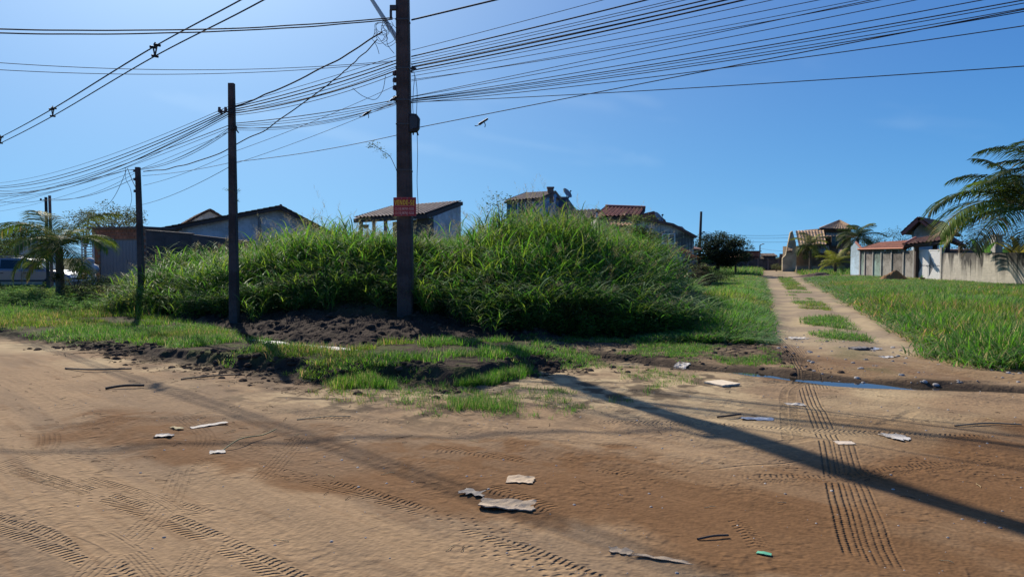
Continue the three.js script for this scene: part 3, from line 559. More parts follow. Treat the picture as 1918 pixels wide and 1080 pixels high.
{ // the large concrete pole
  const gy = ground(POLE.x, 15.75), t = thing('utility_pole', 'thick brown concrete utility pole standing on the soil bank beside the tall grass', 'pole', [POLE.x, gy - 0.35, POLE.z]);
  const o = 0.35 - gy;
  obj('shaft', taperedPost(0.33, 0.225, 0.36, 0.25, 10.4, 0.03, -0.04), concrete, t);
  const Y = v => v + o;                                                 // heights above the street
  const ax = V(-0.4226, 0.70, -0.906), armAt = k => V(-0.06, Y(6.0), -0.1).addScaledVector(ax, k);
  const arm = [rod(armAt(0), armAt(3.0), 0.055, 0.042, 10), rod(V(-0.06, Y(5.55), -0.1), armAt(0.45), 0.03, 0.03, 8)];
  obj('lamp_arm', arm, mat(0.30, 0.31, 0.30, { metalness: 0.5, roughness: 0.5 }), t);
  for (const [y, z] of [[5.42, 0.13], [5.28, 0.13], [5.12, 0.13], [4.9, 0.13]]) obj('insulator', [new THREE.CylinderGeometry(0.045, 0.05, 0.07, 10).translate(-0.2, Y(y), 0.02), new THREE.CylinderGeometry(0.03, 0.03, 0.1, 8).translate(-0.2, Y(y), 0.02), box(0.1, 0.02, 0.05, -0.15, Y(y) - 0.03, 0.02)], porcelain, t);
  obj('insulator_rack', [box(0.03, 0.75, 0.05, -0.155, Y(5.16), 0.02, 0.004)], darkSteel, t);
  for (const y of [6.5, 5.5, 4.85, 4.35, 3.4]) { const w = mix(0.33, 0.225, (y + o) / 10.4) + 0.012; obj('steel_band', box(w, 0.035, w + 0.03, -0.04 * (y + o) / 10.4, Y(y), 0, 0.004), darkSteel, t); }
  obj('cable_clamp', [box(0.14, 0.1, 0.09, 0.05, Y(6.72), 0.16, 0.012), box(0.05, 0.16, 0.05, 0.0, Y(6.6), 0.17, 0.01)].map(g => g.translate(-0.25, 0, 0)), darkSteel, t);
  obj('wire_clip', [box(0.12, 0.03, 0.03, 0.2, Y(5.5), 0.1), box(0.03, 0.08, 0.03, 0.17, Y(5.45), 0.1)], darkSteel, t);
}
{ // the terminal box on its right side
  const s = spot(774, 232, 15.7), t = thing('terminal_box', 'black plastic cable terminal box strapped to the side of the concrete pole', 'terminal box', [s.x, s.y, s.z + 0.02]);
  obj('case', poly([[-0.07, -0.19], [0.08, -0.17], [0.13, -0.1], [0.14, 0.11], [0.08, 0.19], [-0.03, 0.2], [-0.08, 0.15]], 0.17, 0.012).translate(0, 0, 0.1), rubber, t);
  obj('lid', poly([[-0.05, -0.14], [0.07, -0.13], [0.1, -0.08], [0.105, 0.09], [0.06, 0.15], [-0.02, 0.155], [-0.055, 0.12]], 0.02, 0.004).translate(0, 0, 0.123), mat(0.03, 0.03, 0.033, { roughness: 0.45 }), t);
  obj('cable_gland', rod(V(0.08, -0.17, 0), V(0.1, -0.24, 0), 0.018), rubber, t); obj('cable_gland', rod(V(0.0, -0.18, 0), V(0.0, -0.23, 0), 0.015), rubber, t);
}
{ // VENDE-SE sign
  const s = spot(758, 387, 15.52), t = thing('for_sale_sign', 'red sign with yellow VENDE-SE lettering fixed to the concrete pole', 'sign', [s.x, s.y, s.z], -0.04);
  const cv = document.createElement('canvas'); cv.width = 640; cv.height = 520; const c = cv.getContext('2d');
  c.fillStyle = '#a51a14'; c.fillRect(0, 0, 640, 520); c.strokeStyle = '#d8635a'; c.lineWidth = 8; c.strokeRect(8, 8, 624, 504);
  c.fillStyle = '#f2c224'; c.textAlign = 'center'; c.font = 'bold 190px sans-serif'; c.save(); c.translate(320, 212); c.scale(0.72, 1); c.fillText('VENDE-SE', 0, 0, 800); c.restore();
  c.fillStyle = '#e58f78'; c.fillRect(40, 240, 560, 10);
  c.fillStyle = '#efb49c'; c.font = 'bold 92px sans-serif'; c.textAlign = 'left';
  for (const [y, txt] of [[352, '(13) 98761-1233'], [470, '(13) 98761-1223']]) { c.save(); c.translate(126, y); c.scale(0.68, 1); c.fillText(txt, 0, 0); c.restore(); c.lineWidth = 10; c.strokeStyle = '#efb49c'; c.beginPath(); c.arc(78, y - 32, 28, 0, 7); c.stroke(); }
  c.fillStyle = '#d8735f'; c.fillRect(40, 372, 560, 8);
  const map = new THREE.CanvasTexture(cv); map.colorSpace = THREE.SRGBColorSpace;
  const W = 0.475, Hh = 0.385, g = new THREE.PlaneGeometry(W, Hh, 24, 12), p = g.attributes.position;
  const bow = (x, y) => 0.05 - 0.10 * Math.pow(x / W * 2, 2) * 0.5 + 0.006 * Math.sin(y * 30) * (x / W); for (let k = 0; k < p.count; k++) p.setZ(k, bow(p.getX(k), p.getY(k)) + 0.003); g.computeVertexNormals();
  const back = new THREE.PlaneGeometry(W, Hh, 24, 12), bp = back.attributes.position; for (let k = 0; k < bp.count; k++) bp.setZ(k, bow(bp.getX(k), bp.getY(k))); back.computeVertexNormals();
  obj('printed_face', g, new THREE.MeshStandardMaterial({ map, roughness: 0.45 }), t);
  obj('backing', back, mat(0.5, 0.5, 0.48), t);
  for (const [x, y] of [[-0.06, 0.17], [0.06, 0.17], [-0.06, -0.17], [0.06, -0.17]]) obj('nail', new THREE.CylinderGeometry(0.008, 0.008, 0.01, 8).rotateX(Math.PI / 2).translate(x, y, 0.058), steel, t);
}
{ // the thin square post
  const gy = ground(POST.x, 17), t = thing('wire_post', 'slender square concrete post on the soil bank carrying the cable bundles', 'post', [POST.x, gy - 0.3, POST.z]);
  obj('shaft', taperedPost(0.2, 0.13, 0.2, 0.13, 5.5 - gy + 0.3, 0.015, 0.02), postMat, t);
  const top = 5.5 - gy + 0.3, Y = y => y - gy + 0.3;
  obj('bracket', [box(0.34, 0.035, 0.05, -0.1, Y(4.86), 0.06, 0.006), box(0.05, 0.1, 0.05, -0.2, Y(4.86), 0.06, 0.006)], darkSteel, t);
  for (const dx of [-0.24, -0.1]) obj('insulator', new THREE.CylinderGeometry(0.03, 0.035, 0.08, 9).translate(dx, Y(4.92), 0.06), porcelain, t);
  obj('cable_clamp', [box(0.14, 0.09, 0.06, 0.08, Y(4.5), 0.07, 0.01), rod(V(0.1, Y(4.5), 0.08), V(0.2, Y(4.38), 0.1), 0.015)], rubber, t);
}
{
  const gy = ground(POST3.x, 21.2), t = thing('wire_post', 'short grey post with small side insulators standing before the brick garage', 'post', [POST3.x, gy - 0.3, POST3.z]);
  const Y = y => y - gy + 0.3; obj('shaft', taperedPost(0.17, 0.12, 0.17, 0.12, Y(4.12), 0.012, -0.05), postMat, t);
  for (const y of [4.02, 3.78, 3.45]) obj('insulator', [new THREE.CylinderGeometry(0.03, 0.035, 0.07, 9).translate(-0.14, Y(y), 0.02), box(0.1, 0.02, 0.03, -0.1, Y(y) - 0.03, 0.02)], porcelain, t);
}
for (const [px, top, wid, label] of [[85, 369, 0.105, 'grey post leaning beside its reddish twin behind the young palm'], [92, 366, 0.105, 'reddish post standing close beside a grey post behind the young palm']]) {
  const s = spot(px, top, px < 90 ? 31 : 31.4), gy = ground(s.x, -s.z), t = thing('service_post', label, 'post', [s.x, gy - 0.2, s.z]);
  obj('shaft', taperedPost(wid, wid * 0.85, wid, wid * 0.85, s.y - gy + 0.2, 0.012), px < 90 ? postMat : mat(0.23, 0.12, 0.10, { bumpMap: grain, bumpScale: 0.01 }), t);
  if (px < 90) obj('insulator', [new THREE.CylinderGeometry(0.035, 0.04, 0.09, 9).translate(-0.2, s.y - gy + 0.1, 0.02), box(0.16, 0.025, 0.04, -0.14, s.y - gy + 0.06, 0.02)], porcelain, t);
}

// cables: a shallow sag between two ends
function hang(a, b, sag, r, material = cableMat, seg = 36, wob = 0, seed = 1) {
  const pts = [], R = rng(seed), n = 14; for (let k = 0; k <= n; k++) { const t = k / n, p = a.clone().lerp(b, t); p.y -= sag * 4 * t * (1 - t); if (wob && k && k < n) { p.y += (R() - 0.5) * wob; p.x += (R() - 0.5) * wob; } pts.push(p); }
  return tube(pts, r, seg, 5);
}
function cable(label, group, geoms, material = cableMat) { return tag(obj('overhead_cable', geoms, material), label, 'cable', group); }
// places on the two runs of poles: along the street to the upper left, and round the corner to the right
function onRun(px, py, from, dirx, dird) { const k = (px - 959) / FOCAL; const s = (k * from[1] - from[0]) / (dirx - k * dird); return spot(px, py, from[1] + s * dird); }
const RIGHT = [0.82, -0.575], LEFT = [-0.7071, 0.7071], P0 = [POLE.x + 0.1, 15.75];
{ // towards the right: from the pole up and over the street
  const runs = [
    [38, 945, -1, 0.018, 0.03, 'twisted black supply cable leaving the pole above all the telephone lines'],
    [95, 1150, -2, 0.006, 0.10], [107, 1225, 0, 0.013, 0.12, 'thick'], [112, 1270, 2, 0.006, 0.12], [118, 1300, 0, 0.006, 0.10], [121, 1335, 0, 0.012, 0.16, 'thick'], [127, 1372, 0, 0.014, 0.2, 'thick'], [133, 1402, 1, 0.014, 0.24, 'thick'],
    [126, 1340, 8, 0.005, 0.1], [138, 1462, 0, 0.006, 0.22], [143, 1545, 0, 0.006, 0.15], [150, 1640, 4, 0.006, 0.28], [153, 1632, -2, 0.005, 0.18], [182, 1645, 0, 0.006, 0.05], [183, 1730, 0, 0.006, 0.1], [186, 1850, 0, 0.007, 0.15],
    [187, 1918, 2, 0.008, 0.22], [188, 1918, 8, 0.006, 0.26], [190, 1918, 18, 0.006, 0.28], [191, 1918, 24, 0.007, 0.32], [193, 1918, 50, 0.007, 0.24], [192, 1918, 125, 0.007, 0.12], [242, 1918, 20, 0.008, -0.02, 'single black line rising from the terminal box towards the street corner'],
  ];
  runs.forEach(([y0, px, py, r, sag, what], k) => {
    const a = onRun(782, y0, P0, ...RIGHT), b = onRun(px, py, P0, ...RIGHT), run = Math.hypot(b.x - a.x, b.z - a.z), far = 19 / run, e = a.clone().lerp(b, far); a.x -= 0.12; a.z += 0.03 + 0.012 * (k % 5);
    // sag measured so that the line still passes the sighted point
    const t = 1 / far, s = sag; e.y += s * 4 * t * (1 - t) / t;
    const label = what && what.length > 6 ? what : what ? 'thick black telephone bundle running from the concrete pole over the street corner' : 'thin black telephone line running from the concrete pole over the street corner';
    cable(label, what && what.length > 6 ? undefined : what ? 'thick bundles over the corner' : 'thin lines over the corner', [hang(a, e, s, r, cableMat, 48)]);
  });
}
{ // along the street: pole to square post, then on to the left
  const put = (px, py, k) => { const p = onRun(px, py, [POST.x, 17], ...LEFT); p.z += 0.03 * (k % 4); return p; };
  [[104, 198, 344, 0.006], [112, 203, 350, 0.011], [118, 207, 352, 0.013], [124, 211, 357, 0.008], [132, 214, 361, 0.013], [139, 218, 364, 0.007], [128, 209, 355, 0.006]].forEach(([y0, y1, y2, r], k) => {
    const a = spot(744, y0, 15.72), b = spot(430, y1, 16.94), c = put(-20, y2, k), a2 = a.clone(); a2.z += 0.01 * k; b.z += 0.012 * k;
    cable(r > 0.01 ? 'thick black bundle strung from the concrete pole past the square post bracket' : 'thin black line strung from the concrete pole past the square post bracket', r > 0.01 ? 'thick bundles on the post bracket' : 'thin lines on the post bracket', [hang(a2, b, 0.03 + 0.02 * k, r), hang(b, c, 0.35 + 0.06 * k, r)]);
  });
  [[186, 231, 378, 0.009, 0.2], [189, 234, 384, 0.006, 0.24], [191, 236, 390, 0.006, 0.2], [193, 240, 372, 0.007, 0.26], [195, 243, 398, 0.005, 0.3], [190, 238, 368, 0.005, 0.22]].forEach(([y0, y1, y2, r, sg], k) => {
    const a = spot(745, y0, 15.7 - 0.012 * k), b = spot(437, y1, 16.88 - 0.012 * k), c = put(-20, y2, k), m = spot(238, 318, 22.5);
    cable('thin black line hanging in the lower run between concrete pole and square post', 'lower telephone run', [hang(a, b, 0.05 + 0.03 * k, r), hang(b, k % 2 ? m : c, sg, r), ...(k % 2 ? [hang(m, c, 0.1, r)] : [])]);
  });
  cable('wavy twisted supply cable dropping from the pole top to the square post', undefined, [hang(spot(716, 60, 15.6), spot(440, 199, 16.92), 0.12, 0.017, cableMat, 60, 0.03, 4)]);
  cable('loose twisted service cable sweeping below the bundles to the short post', undefined, [hang(spot(706, 74, 15.6), spot(612, 160, 16.2), 0.05, 0.012, cableMat, 30, 0.03, 5), hang(spot(612, 160, 16.2), spot(268, 321, 21.15), 0.42, 0.013, cableMat, 60, 0.04, 6)]);
  cable('pale thin wire running from below the terminal box to the short post', undefined, [hang(spot(747, 252, 15.65), spot(437, 303, 17.2), 0.06, 0.007), hang(spot(437, 303, 17.2), spot(266, 329, 21.15), 0.05, 0.006)], paleCable);
  cable('thin wire slanting from the pole behind the square post to low on the short post', undefined, [hang(spot(745, 158, 15.8), spot(440, 283, 17.4), 0.05, 0.005), hang(spot(440, 283, 17.4), spot(268, 347, 21.15), 0.08, 0.005)]);
  cable('faint wire slanting from the pole down to the garage roof', undefined, [hang(spot(745, 190, 15.85), spot(440, 306, 18), 0.05, 0.005), hang(spot(440, 306, 18), spot(215, 388, 36), 0.3, 0.007)]);
  cable('black line from the short post across to the twin posts', undefined, [hang(spot(262, 328, 21.2), spot(88, 372, 30), 0.25, 0.008), hang(spot(82, 374, 30), spot(-40, 366, 32), 0.2, 0.008)]);
  cable('slack line from the short post top to the grey twin post', undefined, [hang(spot(262, 318, 21.2), spot(80, 374, 30), 0.3, 0.006)]);
  cable('loose drop wire dangling from the lower run towards the garage', undefined, [hang(spot(238, 315, 22.5), spot(262, 366, 21.4), 0.06, 0.01), hang(spot(236, 318, 22.5), spot(186, 384, 34), 0.4, 0.008)]);
  cable('thin curling drop wire dangling from the lower run', undefined, [tube([spot(234, 314, 22.5), spot(235, 335, 22.5), spot(243, 352, 22.5), spot(246, 372, 22.5), spot(240, 396, 22.6)], 0.006, 30)]);
  // far to the left: two pairs nearly level across the street
  for (const [y0, y1, y2, r] of [[33, 47, 53, 0.013], [36, 55, 60, 0.013], [114, 125, 113, 0.006], [116, 129, 127, 0.006]]) cable(r > 0.01 ? 'twisted supply cable stretched level from the pole top across the sky above the street' : 'thin level wire stretched across the sky below the supply pair', r > 0.01 ? 'level supply pair' : 'level thin pair', [hang(spot(735, y0, 15.6), spot(-60, y2, 13), 0.12 + (y1 - 40) * 0.0006, r, cableMat, 60, r > 0.01 ? 0.015 : 0, y1)]);
}
{ // the three insulated power lines with their spacers, high over the street
  const K = [[560, -52], [470, 0], [290, 95], [98, 210], [0, 262], [-90, 302]], base = [-8.6, 17.9];
  const pos = K.map(([px, py]) => onRun(px, py, base, ...LEFT));
  const first = pos[0].clone().addScaledVector(pos[0].clone().sub(pos[1]).normalize(), 17); first.y = pos[0].y + 1.0;
  const line = [first, ...pos];
  const acr = V(0.7071, 0, 0.7071);
  [[-0.13, 0.11], [0.13, 0.11], [0.02, -0.12]].forEach(([e, y]) => cable('black insulated power line held with two others by diamond spacers', 'three power lines with spacers', [tube(line.map(p => p.clone().addScaledVector(acr, e).add(V(0, y, 0))), 0.0155, 90, 6)]));
  for (const k of [2, 3, 4]) {
    const p = pos[k], t = thing('cable_spacer', 'black diamond-shaped spacer holding the three power lines apart', 'cable spacer', [p.x, p.y, p.z], -Math.PI / 4, 'spacers on the power lines');
    const bars = [[[-0.13, 0.11], [0.13, 0.11]], [[-0.13, 0.11], [0.02, -0.12]], [[0.13, 0.11], [0.02, -0.12]], [[0.0, 0.11], [0.0, 0.2]]].map(([a, b]) => rod(V(0, a[1], a[0]), V(0, b[1], b[0]), 0.018, 0.018, 6));
    t.rotation.y = Math.PI / 4 + Math.PI; obj('frame', bars, rubber, t);
    for (const [e, y] of [[-0.13, 0.11], [0.13, 0.11], [0.02, -0.12]]) obj('clamp', box(0.16, 0.055, 0.05, 0, y, e, 0.01), rubber, t);
  }
}
{ // the tangle of jumpers by the pole top, and wires running down the shaft
  const R = rng(31); const loops = [];
  const c0 = spot(722, 52, 15.62);
  for (let k = 0; k < 9; k++) { const pts = []; const a0 = R() * 6, rr = 0.08 + 0.14 * R(), ox = (R() - 0.5) * 0.22, oy = (R() - 0.5) * 0.34; for (let m = 0; m <= 8; m++) { const a = a0 + m * 0.65; pts.push(V(c0.x + ox + Math.cos(a) * rr * (0.7 + 0.5 * R()), c0.y + oy + Math.sin(a) * rr * (0.8 + 0.5 * R()), c0.z + (R() - 0.5) * 0.14)); } loops.push(tube(pts, 0.005, 32, 5)); }
  tag(obj('wire_tangle', loops, cableMat), 'tangle of looped black jumper wires at the pole arm', 'wire tangle');
  const sag = [[[660, 165, 15.6], [680, 180, 15.6], [703, 186, 15.6], [716, 170, 15.6], [722, 142, 15.66]], [[738, 142, 15.6], [737, 158, 15.58], [744, 176, 15.6]], [[700, 76, 15.6], [706, 88, 15.6], [710, 101, 15.6]], [[724, 66, 15.6], [726, 84, 15.58], [738, 100, 15.6]]];
  sag.forEach((s, k) => tag(obj('loose_wire', tube(s.map(p => spot(...p)), 0.006, 30), cableMat), ['slack loop of black wire hanging beside the concrete pole', 'short wire curling against the pole above the lower run', 'cut wire end dangling from the twisted cable', 'curved jumper wire from the pole arm to the insulators'][k], 'wire'));
  [[[770, 118, 15.55], [776, 140, 15.53], [774, 170, 15.53], [773, 200, 15.55], [774, 214, 15.6]], [[778, 143, 15.55], [781, 170, 15.55], [780, 214, 15.58]]].forEach((s, k) => tag(obj('drop_wire', tube(s.map(p => spot(...p)), 0.006, 24), cableMat), ['black wire running down the pole into the terminal box', 'second wire looping down into the terminal box lid'][k], 'wire'));
  tag(obj('drop_wire', tube([[781, 246, 15.6], [782, 290, 15.6], [781, 340, 15.62], [783, 400, 15.66], [776, 470, 15.66]].map(p => spot(...p)), 0.006, 30), cableMat), 'thin wire hanging straight down from under the terminal box', 'wire');
  for (const [px, py, d, lab] of [[688, 211, 15.9, 'black splice bundle hanging on the lower run beside the pole'], [906, 227, 14.2, 'small black clip on the line from the terminal box'], [739, 183, 15.6, 'small black anchor clamp at the pole on the lower run']]) {
    const s = spot(px, py, d), t = thing('cable_splice', lab, 'cable clamp', [s.x, s.y, s.z]);
    obj('sleeve', rod(V(-0.09, -0.06, 0), V(0.08, 0.05, 0), 0.025, 0.018, 8), rubber, t); obj('tail', tube([V(-0.08, -0.05, 0), V(-0.13, -0.09, 0.02), V(-0.17, -0.08, 0)], 0.008, 8), rubber, t); obj('tail', tube([V(0, 0, 0), V(0.03, -0.07, 0.02), V(0.02, -0.11, 0)], 0.008, 8), rubber, t);
  }
}

// ---------------------------------------------------------------- houses and walls
const white = plaster(0.62, 0.62, 0.62), whiteDirty = plaster(0.60, 0.58, 0.54, dirtyTex), blueWall = plaster(0.09, 0.32, 0.60), paleBlue = plaster(0.50, 0.68, 0.80), beige = plaster(0.55, 0.45, 0.29), greyBlock = plaster(0.36, 0.33, 0.29, dirtyTex), darkWall = plaster(0.085, 0.07, 0.068);
const clay = mat(1, 1, 1, { vertexColors: true, roughness: 0.85 }); const tint = (g, r, gg, b) => { const c = g.attributes.color; for (let k = 0; k < c.count; k++) c.setXYZ(k, c.getX(k) * r, c.getY(k) * gg, c.getZ(k) * b); return g; };
const woodDark = mat(0.07, 0.045, 0.035, { bumpMap: grain, bumpScale: 0.006 }), glass = mat(0.03, 0.035, 0.04, { physical: true, roughness: 0.08 }), frameWhite = mat(0.62, 0.62, 0.6);
const L = (o, p) => p.clone().sub(o);                                  // a place in the axes of a thing based at o
function roof(parent, o, A, B, Cc, D, rgbv, { t = 0.09, pitch = 0.21, seed = 1, under = woodDark, name = 'roof_tiles' } = {}) {
  const P = [A, B, Cc, D].map(p => o ? L(o, p) : p);
  const m = obj(name, tint(tileField(...P, pitch, 0.38, 0.035, seed), ...rgbv), clay, parent); m.userData.kind = 'stuff';
  obj('roof_deck', quadSlab(...P.map(p => p.clone().add(V(0, -0.012, 0))), t), under, parent); return m;
}
function windowUnit(parent, w, h, x, y, z, turn = 0, panes = 2, fr = frameWhite) {
  const g = new THREE.Group(); g.name = 'window'; g.position.set(x, y, z); g.rotation.y = turn; parent.add(g);
  obj('frame', [box(w, 0.07, 0.08, 0, h / 2, 0), box(w, 0.07, 0.08, 0, -h / 2, 0), box(0.07, h - 0.07, 0.08, -w / 2 + 0.035, 0, 0), box(0.07, h - 0.07, 0.08, w / 2 - 0.035, 0, 0), ...(panes > 1 ? [box(0.05, h - 0.07, 0.06, 0, 0, 0)] : [])], fr, g);
  for (let k = 0; k < panes; k++) obj('pane', box((w - 0.14) / panes - 0.03, h - 0.08, 0.012, -w / 2 + 0.07 + (k + 0.5) * (w - 0.14) / panes, 0, -0.01), glass, g);
  return g;
}
const wallPoly = (pts, depth, m, parent, name = 'wall', dz = 0) => obj(name, metreUV(poly(pts, depth).translate(0, 0, dz), 2.6), m, parent);
{ // white gabled house behind the left of the mound: long shallow roof to one side, short steep one to the other
  const t = thing('gabled_house', 'white gabled house with long shallow clay tile roof behind the grass', 'house', [-15.5, 0, -50], 0.35);
  wallPoly([[-7.6, 0], [3.2, 0], [3.2, 3.15], [0, 4.72], [-7.6, 3.2]], 9, white, t);
  obj('downpipe', rod(V(-1.35, 0, 0.06), V(-1.35, 4.25, 0.06), 0.09, 0.09, 8), mat(0.22, 0.21, 0.21), t);
  roof(t, null, V(-8.1, 3.17, 0.45), V(-8.1, 3.17, -9.4), V(0, 4.93, -9.4), V(0, 4.93, 0.45), [0.30, 0.22, 0.175], { seed: 2 });
  roof(t, null, V(3.8, 2.93, 0.45), V(3.8, 2.93, -9.4), V(0, 4.93, -9.4), V(0, 4.93, 0.45), [0.30, 0.22, 0.175], { seed: 3 });
  obj('verge_board', [quadSlab(V(-8.1, 3.1, 0.5), V(-8.1, 3.1, 0.46), V(0, 4.86, 0.46), V(0, 4.86, 0.5), 0.16), quadSlab(V(3.85, 2.84, 0.5), V(3.85, 2.84, 0.46), V(0, 4.86, 0.46), V(0, 4.86, 0.5), 0.16)], woodDark, t);
  obj('ridge_cap', rod(V(0, 4.97, 0.45), V(0, 4.97, -9.4), 0.1, 0.1, 8), mat(0.24, 0.13, 0.09), t);
  // the lean-to on the side
  roof(t, null, V(3.3, 2.9, 0.1), V(3.3, 2.9, -5), V(5.6, 2.1, -5), V(5.6, 2.1, 0.1), [0.30, 0.22, 0.175], { seed: 31, name: 'lean_to_tiles' });
}
{ // a taller roof showing above it
  const s = spot(392, 392, 62), t = thing('gabled_house', 'dark tiled gable roof rising just above the white gabled house', 'house', [s.x, 0, s.z], 0.5);
  wallPoly([[-2.3, 0], [2.3, 0], [2.3, s.y - 1.5], [0, s.y - 0.15], [-2.3, s.y - 1.5]], 9, white, t);
  roof(t, null, V(2.7, s.y - 1.7, 0.3), V(2.7, s.y - 1.7, -9.4), V(0, s.y, -9.4), V(0, s.y, 0.3), [0.16, 0.085, 0.065], { seed: 4 });
  roof(t, null, V(-2.7, s.y - 1.7, 0.3), V(-2.7, s.y - 1.7, -9.4), V(0, s.y, -9.4), V(0, s.y, 0.3), [0.16, 0.085, 0.065], { seed: 5 });
}
const brickMat = mat(0.30, 0.115, 0.06, { bumpMap: grain, bumpScale: 0.01, roughness: 0.95 }), mortar = mat(0.22, 0.16, 0.12);
{ // brick garage with a grey-blue gate
  const a = spot(170, 430, 46), b = spot(272, 430, 45), o = V(a.x, 0, a.z), w = Math.hypot(b.x - a.x, b.z - a.z), H = 3.3, t = thing('brick_garage', 'bare red brick garage front with wide grey-blue gate', 'garage', [o.x, 0, o.z], Math.atan2(-(b.z - a.z), b.x - a.x));
  const gx0 = 0.55, gx1 = w - 0.55;
  obj('wall_core', metreUV(merged([box(gx0, H, 0.16, gx0 / 2, H / 2, -0.12), box(w - gx1, H, 0.16, (w + gx1) / 2, H / 2, -0.12), box(gx1 - gx0, H - 2.6, 0.16, w / 2, (H + 2.6) / 2, -0.12), box(0.16, H, 6, 0.08, H / 2, -3.2), box(0.16, H, 6, w - 0.08, H / 2, -3.2)]), 1), mortar, t);
  const bw = 0.29, bh = 0.19, bricks = [brickMat, mat(0.36, 0.14, 0.075), mat(0.25, 0.10, 0.055)], R = rng(8), g = box(bw - 0.02, bh - 0.018, 0.05, 0, 0, 0, 0.006), half = box(bw / 2 - 0.02, bh - 0.018, 0.05, 0, 0, 0, 0.006);
  for (let r = 0; r < H / bh - 0.5; r++) for (let k = -1; k < w / bw + 1; k++) {
    const x = (k + 0.5 + (r % 2) * 0.5) * bw, y = (r + 0.5) * bh; if (x < bw * 0.45 || x > w - bw * 0.45) continue;
    if (y < 2.66 && x > gx0 - bw * 0.35 && x < gx1 + bw * 0.35) continue; const m = obj('brick', g, pick(R, bricks), t); m.position.set(x, y, -0.03 + 0.008 * R());
  }
  const gate = new THREE.Group(); gate.name = 'gate'; t.add(gate); const gm = mat(0.155, 0.17, 0.19, { metalness: 0.2, roughness: 0.55, bumpMap: grain, bumpScale: 0.004 }), n = 12;
  for (let k = 0; k < n; k++) obj('gate_board', box((gx1 - gx0) / n - 0.012, 2.55, 0.03, gx0 + (k + 0.5) * (gx1 - gx0) / n, 1.3, -0.1), gm, gate);
  obj('gate_rail', [box(gx1 - gx0, 0.06, 0.05, (gx0 + gx1) / 2, 2.56, -0.09), box(gx1 - gx0, 0.06, 0.05, (gx0 + gx1) / 2, 0.1, -0.09)], gm, gate); obj('handle', box(0.03, 0.2, 0.04, gx1 - 0.9, 1.3, -0.06, 0.006), steel, gate);
  obj('lamp_tube', box(0.85, 0.06, 0.07, gx0 + 0.75, 2.62, 0.06, 0.02), mat(0.7, 0.7, 0.7), t);
  obj('roof_edge', box(w + 0.3, 0.1, 6.6, w / 2, H + 0.05, -3.1), mat(0.14, 0.10, 0.085), t);
}
{ // dark wall that runs on to the right of it
  const a = spot(273, 432, 44), b = spot(470, 452, 41), t = thing('boundary_wall', 'dark unplastered boundary wall running right from the brick garage', 'wall', [a.x, 0, a.z], Math.atan2(-(b.z - a.z), b.x - a.x)), w = Math.hypot(b.x - a.x, b.z - a.z);
  obj('wall', metreUV(poly([[0, 0], [w, 0], [w, b.y], [w * 0.45, a.y - 0.25], [0, a.y]], 0.18), 2), darkWall, t);
  obj('coping', quadSlab(V(-0.05, a.y + 0.06, 0.05), V(w * 0.45, a.y - 0.19, 0.05), V(w * 0.45, a.y - 0.19, -0.23), V(-0.05, a.y + 0.06, -0.23), 0.06), mat(0.09, 0.07, 0.065), t);
}
{ // pale walls behind the car and the young palm
  const a = spot(55, 450, 42), t = thing('boundary_wall', 'pale grey rendered wall behind the silver car', 'wall', [a.x, 0, a.z]);
  obj('wall', metreUV(box(1.55, 2.6, 0.2, 0.78, 1.3, 0), 2), plaster(0.42, 0.42, 0.42), t); obj('meter_hatch', box(0.12, 0.3, 0.03, 0.3, 1.35, 0.12, 0.01), mat(0.04, 0.04, 0.045), t);
  const b = spot(42, 461, 44), h = thing('garden_hut', 'small hut with purple lower wall and white band behind the car', 'hut', [b.x, 0, b.z]);
  obj('lower_wall', metreUV(box(1.0, 1.7, 2, 0.3, 0.85, -1), 2), plaster(0.20, 0.10, 0.12), h); obj('upper_band', box(1.04, 0.5, 2.04, 0.3, 1.95, -1), mat(0.45, 0.45, 0.48), h);
  const c = spot(160, 453, 43), f = thing('slatted_gate', 'white slatted metal gate beside the brick garage', 'gate', [c.x, 0, c.z]), n = 9;
  for (let k = 0; k < n; k++) obj('slat', box(0.62, 0.07, 0.03, 0.1, 1.1 + k * 0.15, 0), frameWhite, f); obj('stile', [box(0.06, 2.5, 0.06, -0.24, 1.25, 0), box(0.06, 2.5, 0.06, 0.44, 1.25, 0)], frameWhite, f);
  const e = spot(163, 476, 41.5), m = thing('stacked_sacks', 'white plastic sacks heaped before the slatted gate', 'sacks', [e.x, 0, e.z]);
  for (const [x, y, s] of [[0, 0.35, 0.45], [0.25, 0.9, 0.36], [-0.3, 0.25, 0.34], [0.1, 1.3, 0.26]]) { const g = new THREE.SphereGeometry(s, 14, 10), p = g.attributes.position; for (let k = 0; k < p.count; k++) { const f2 = 0.85 + 0.3 * noise(p.getX(k) * 9 + x * 7, p.getY(k) * 9 + p.getZ(k) * 5); p.setXYZ(k, p.getX(k) * f2, p.getY(k) * f2 * 0.85, p.getZ(k) * f2); } g.computeVertexNormals(); obj('sack', g.translate(x, y, 0), mat(0.5, 0.52, 0.55), m); }
}
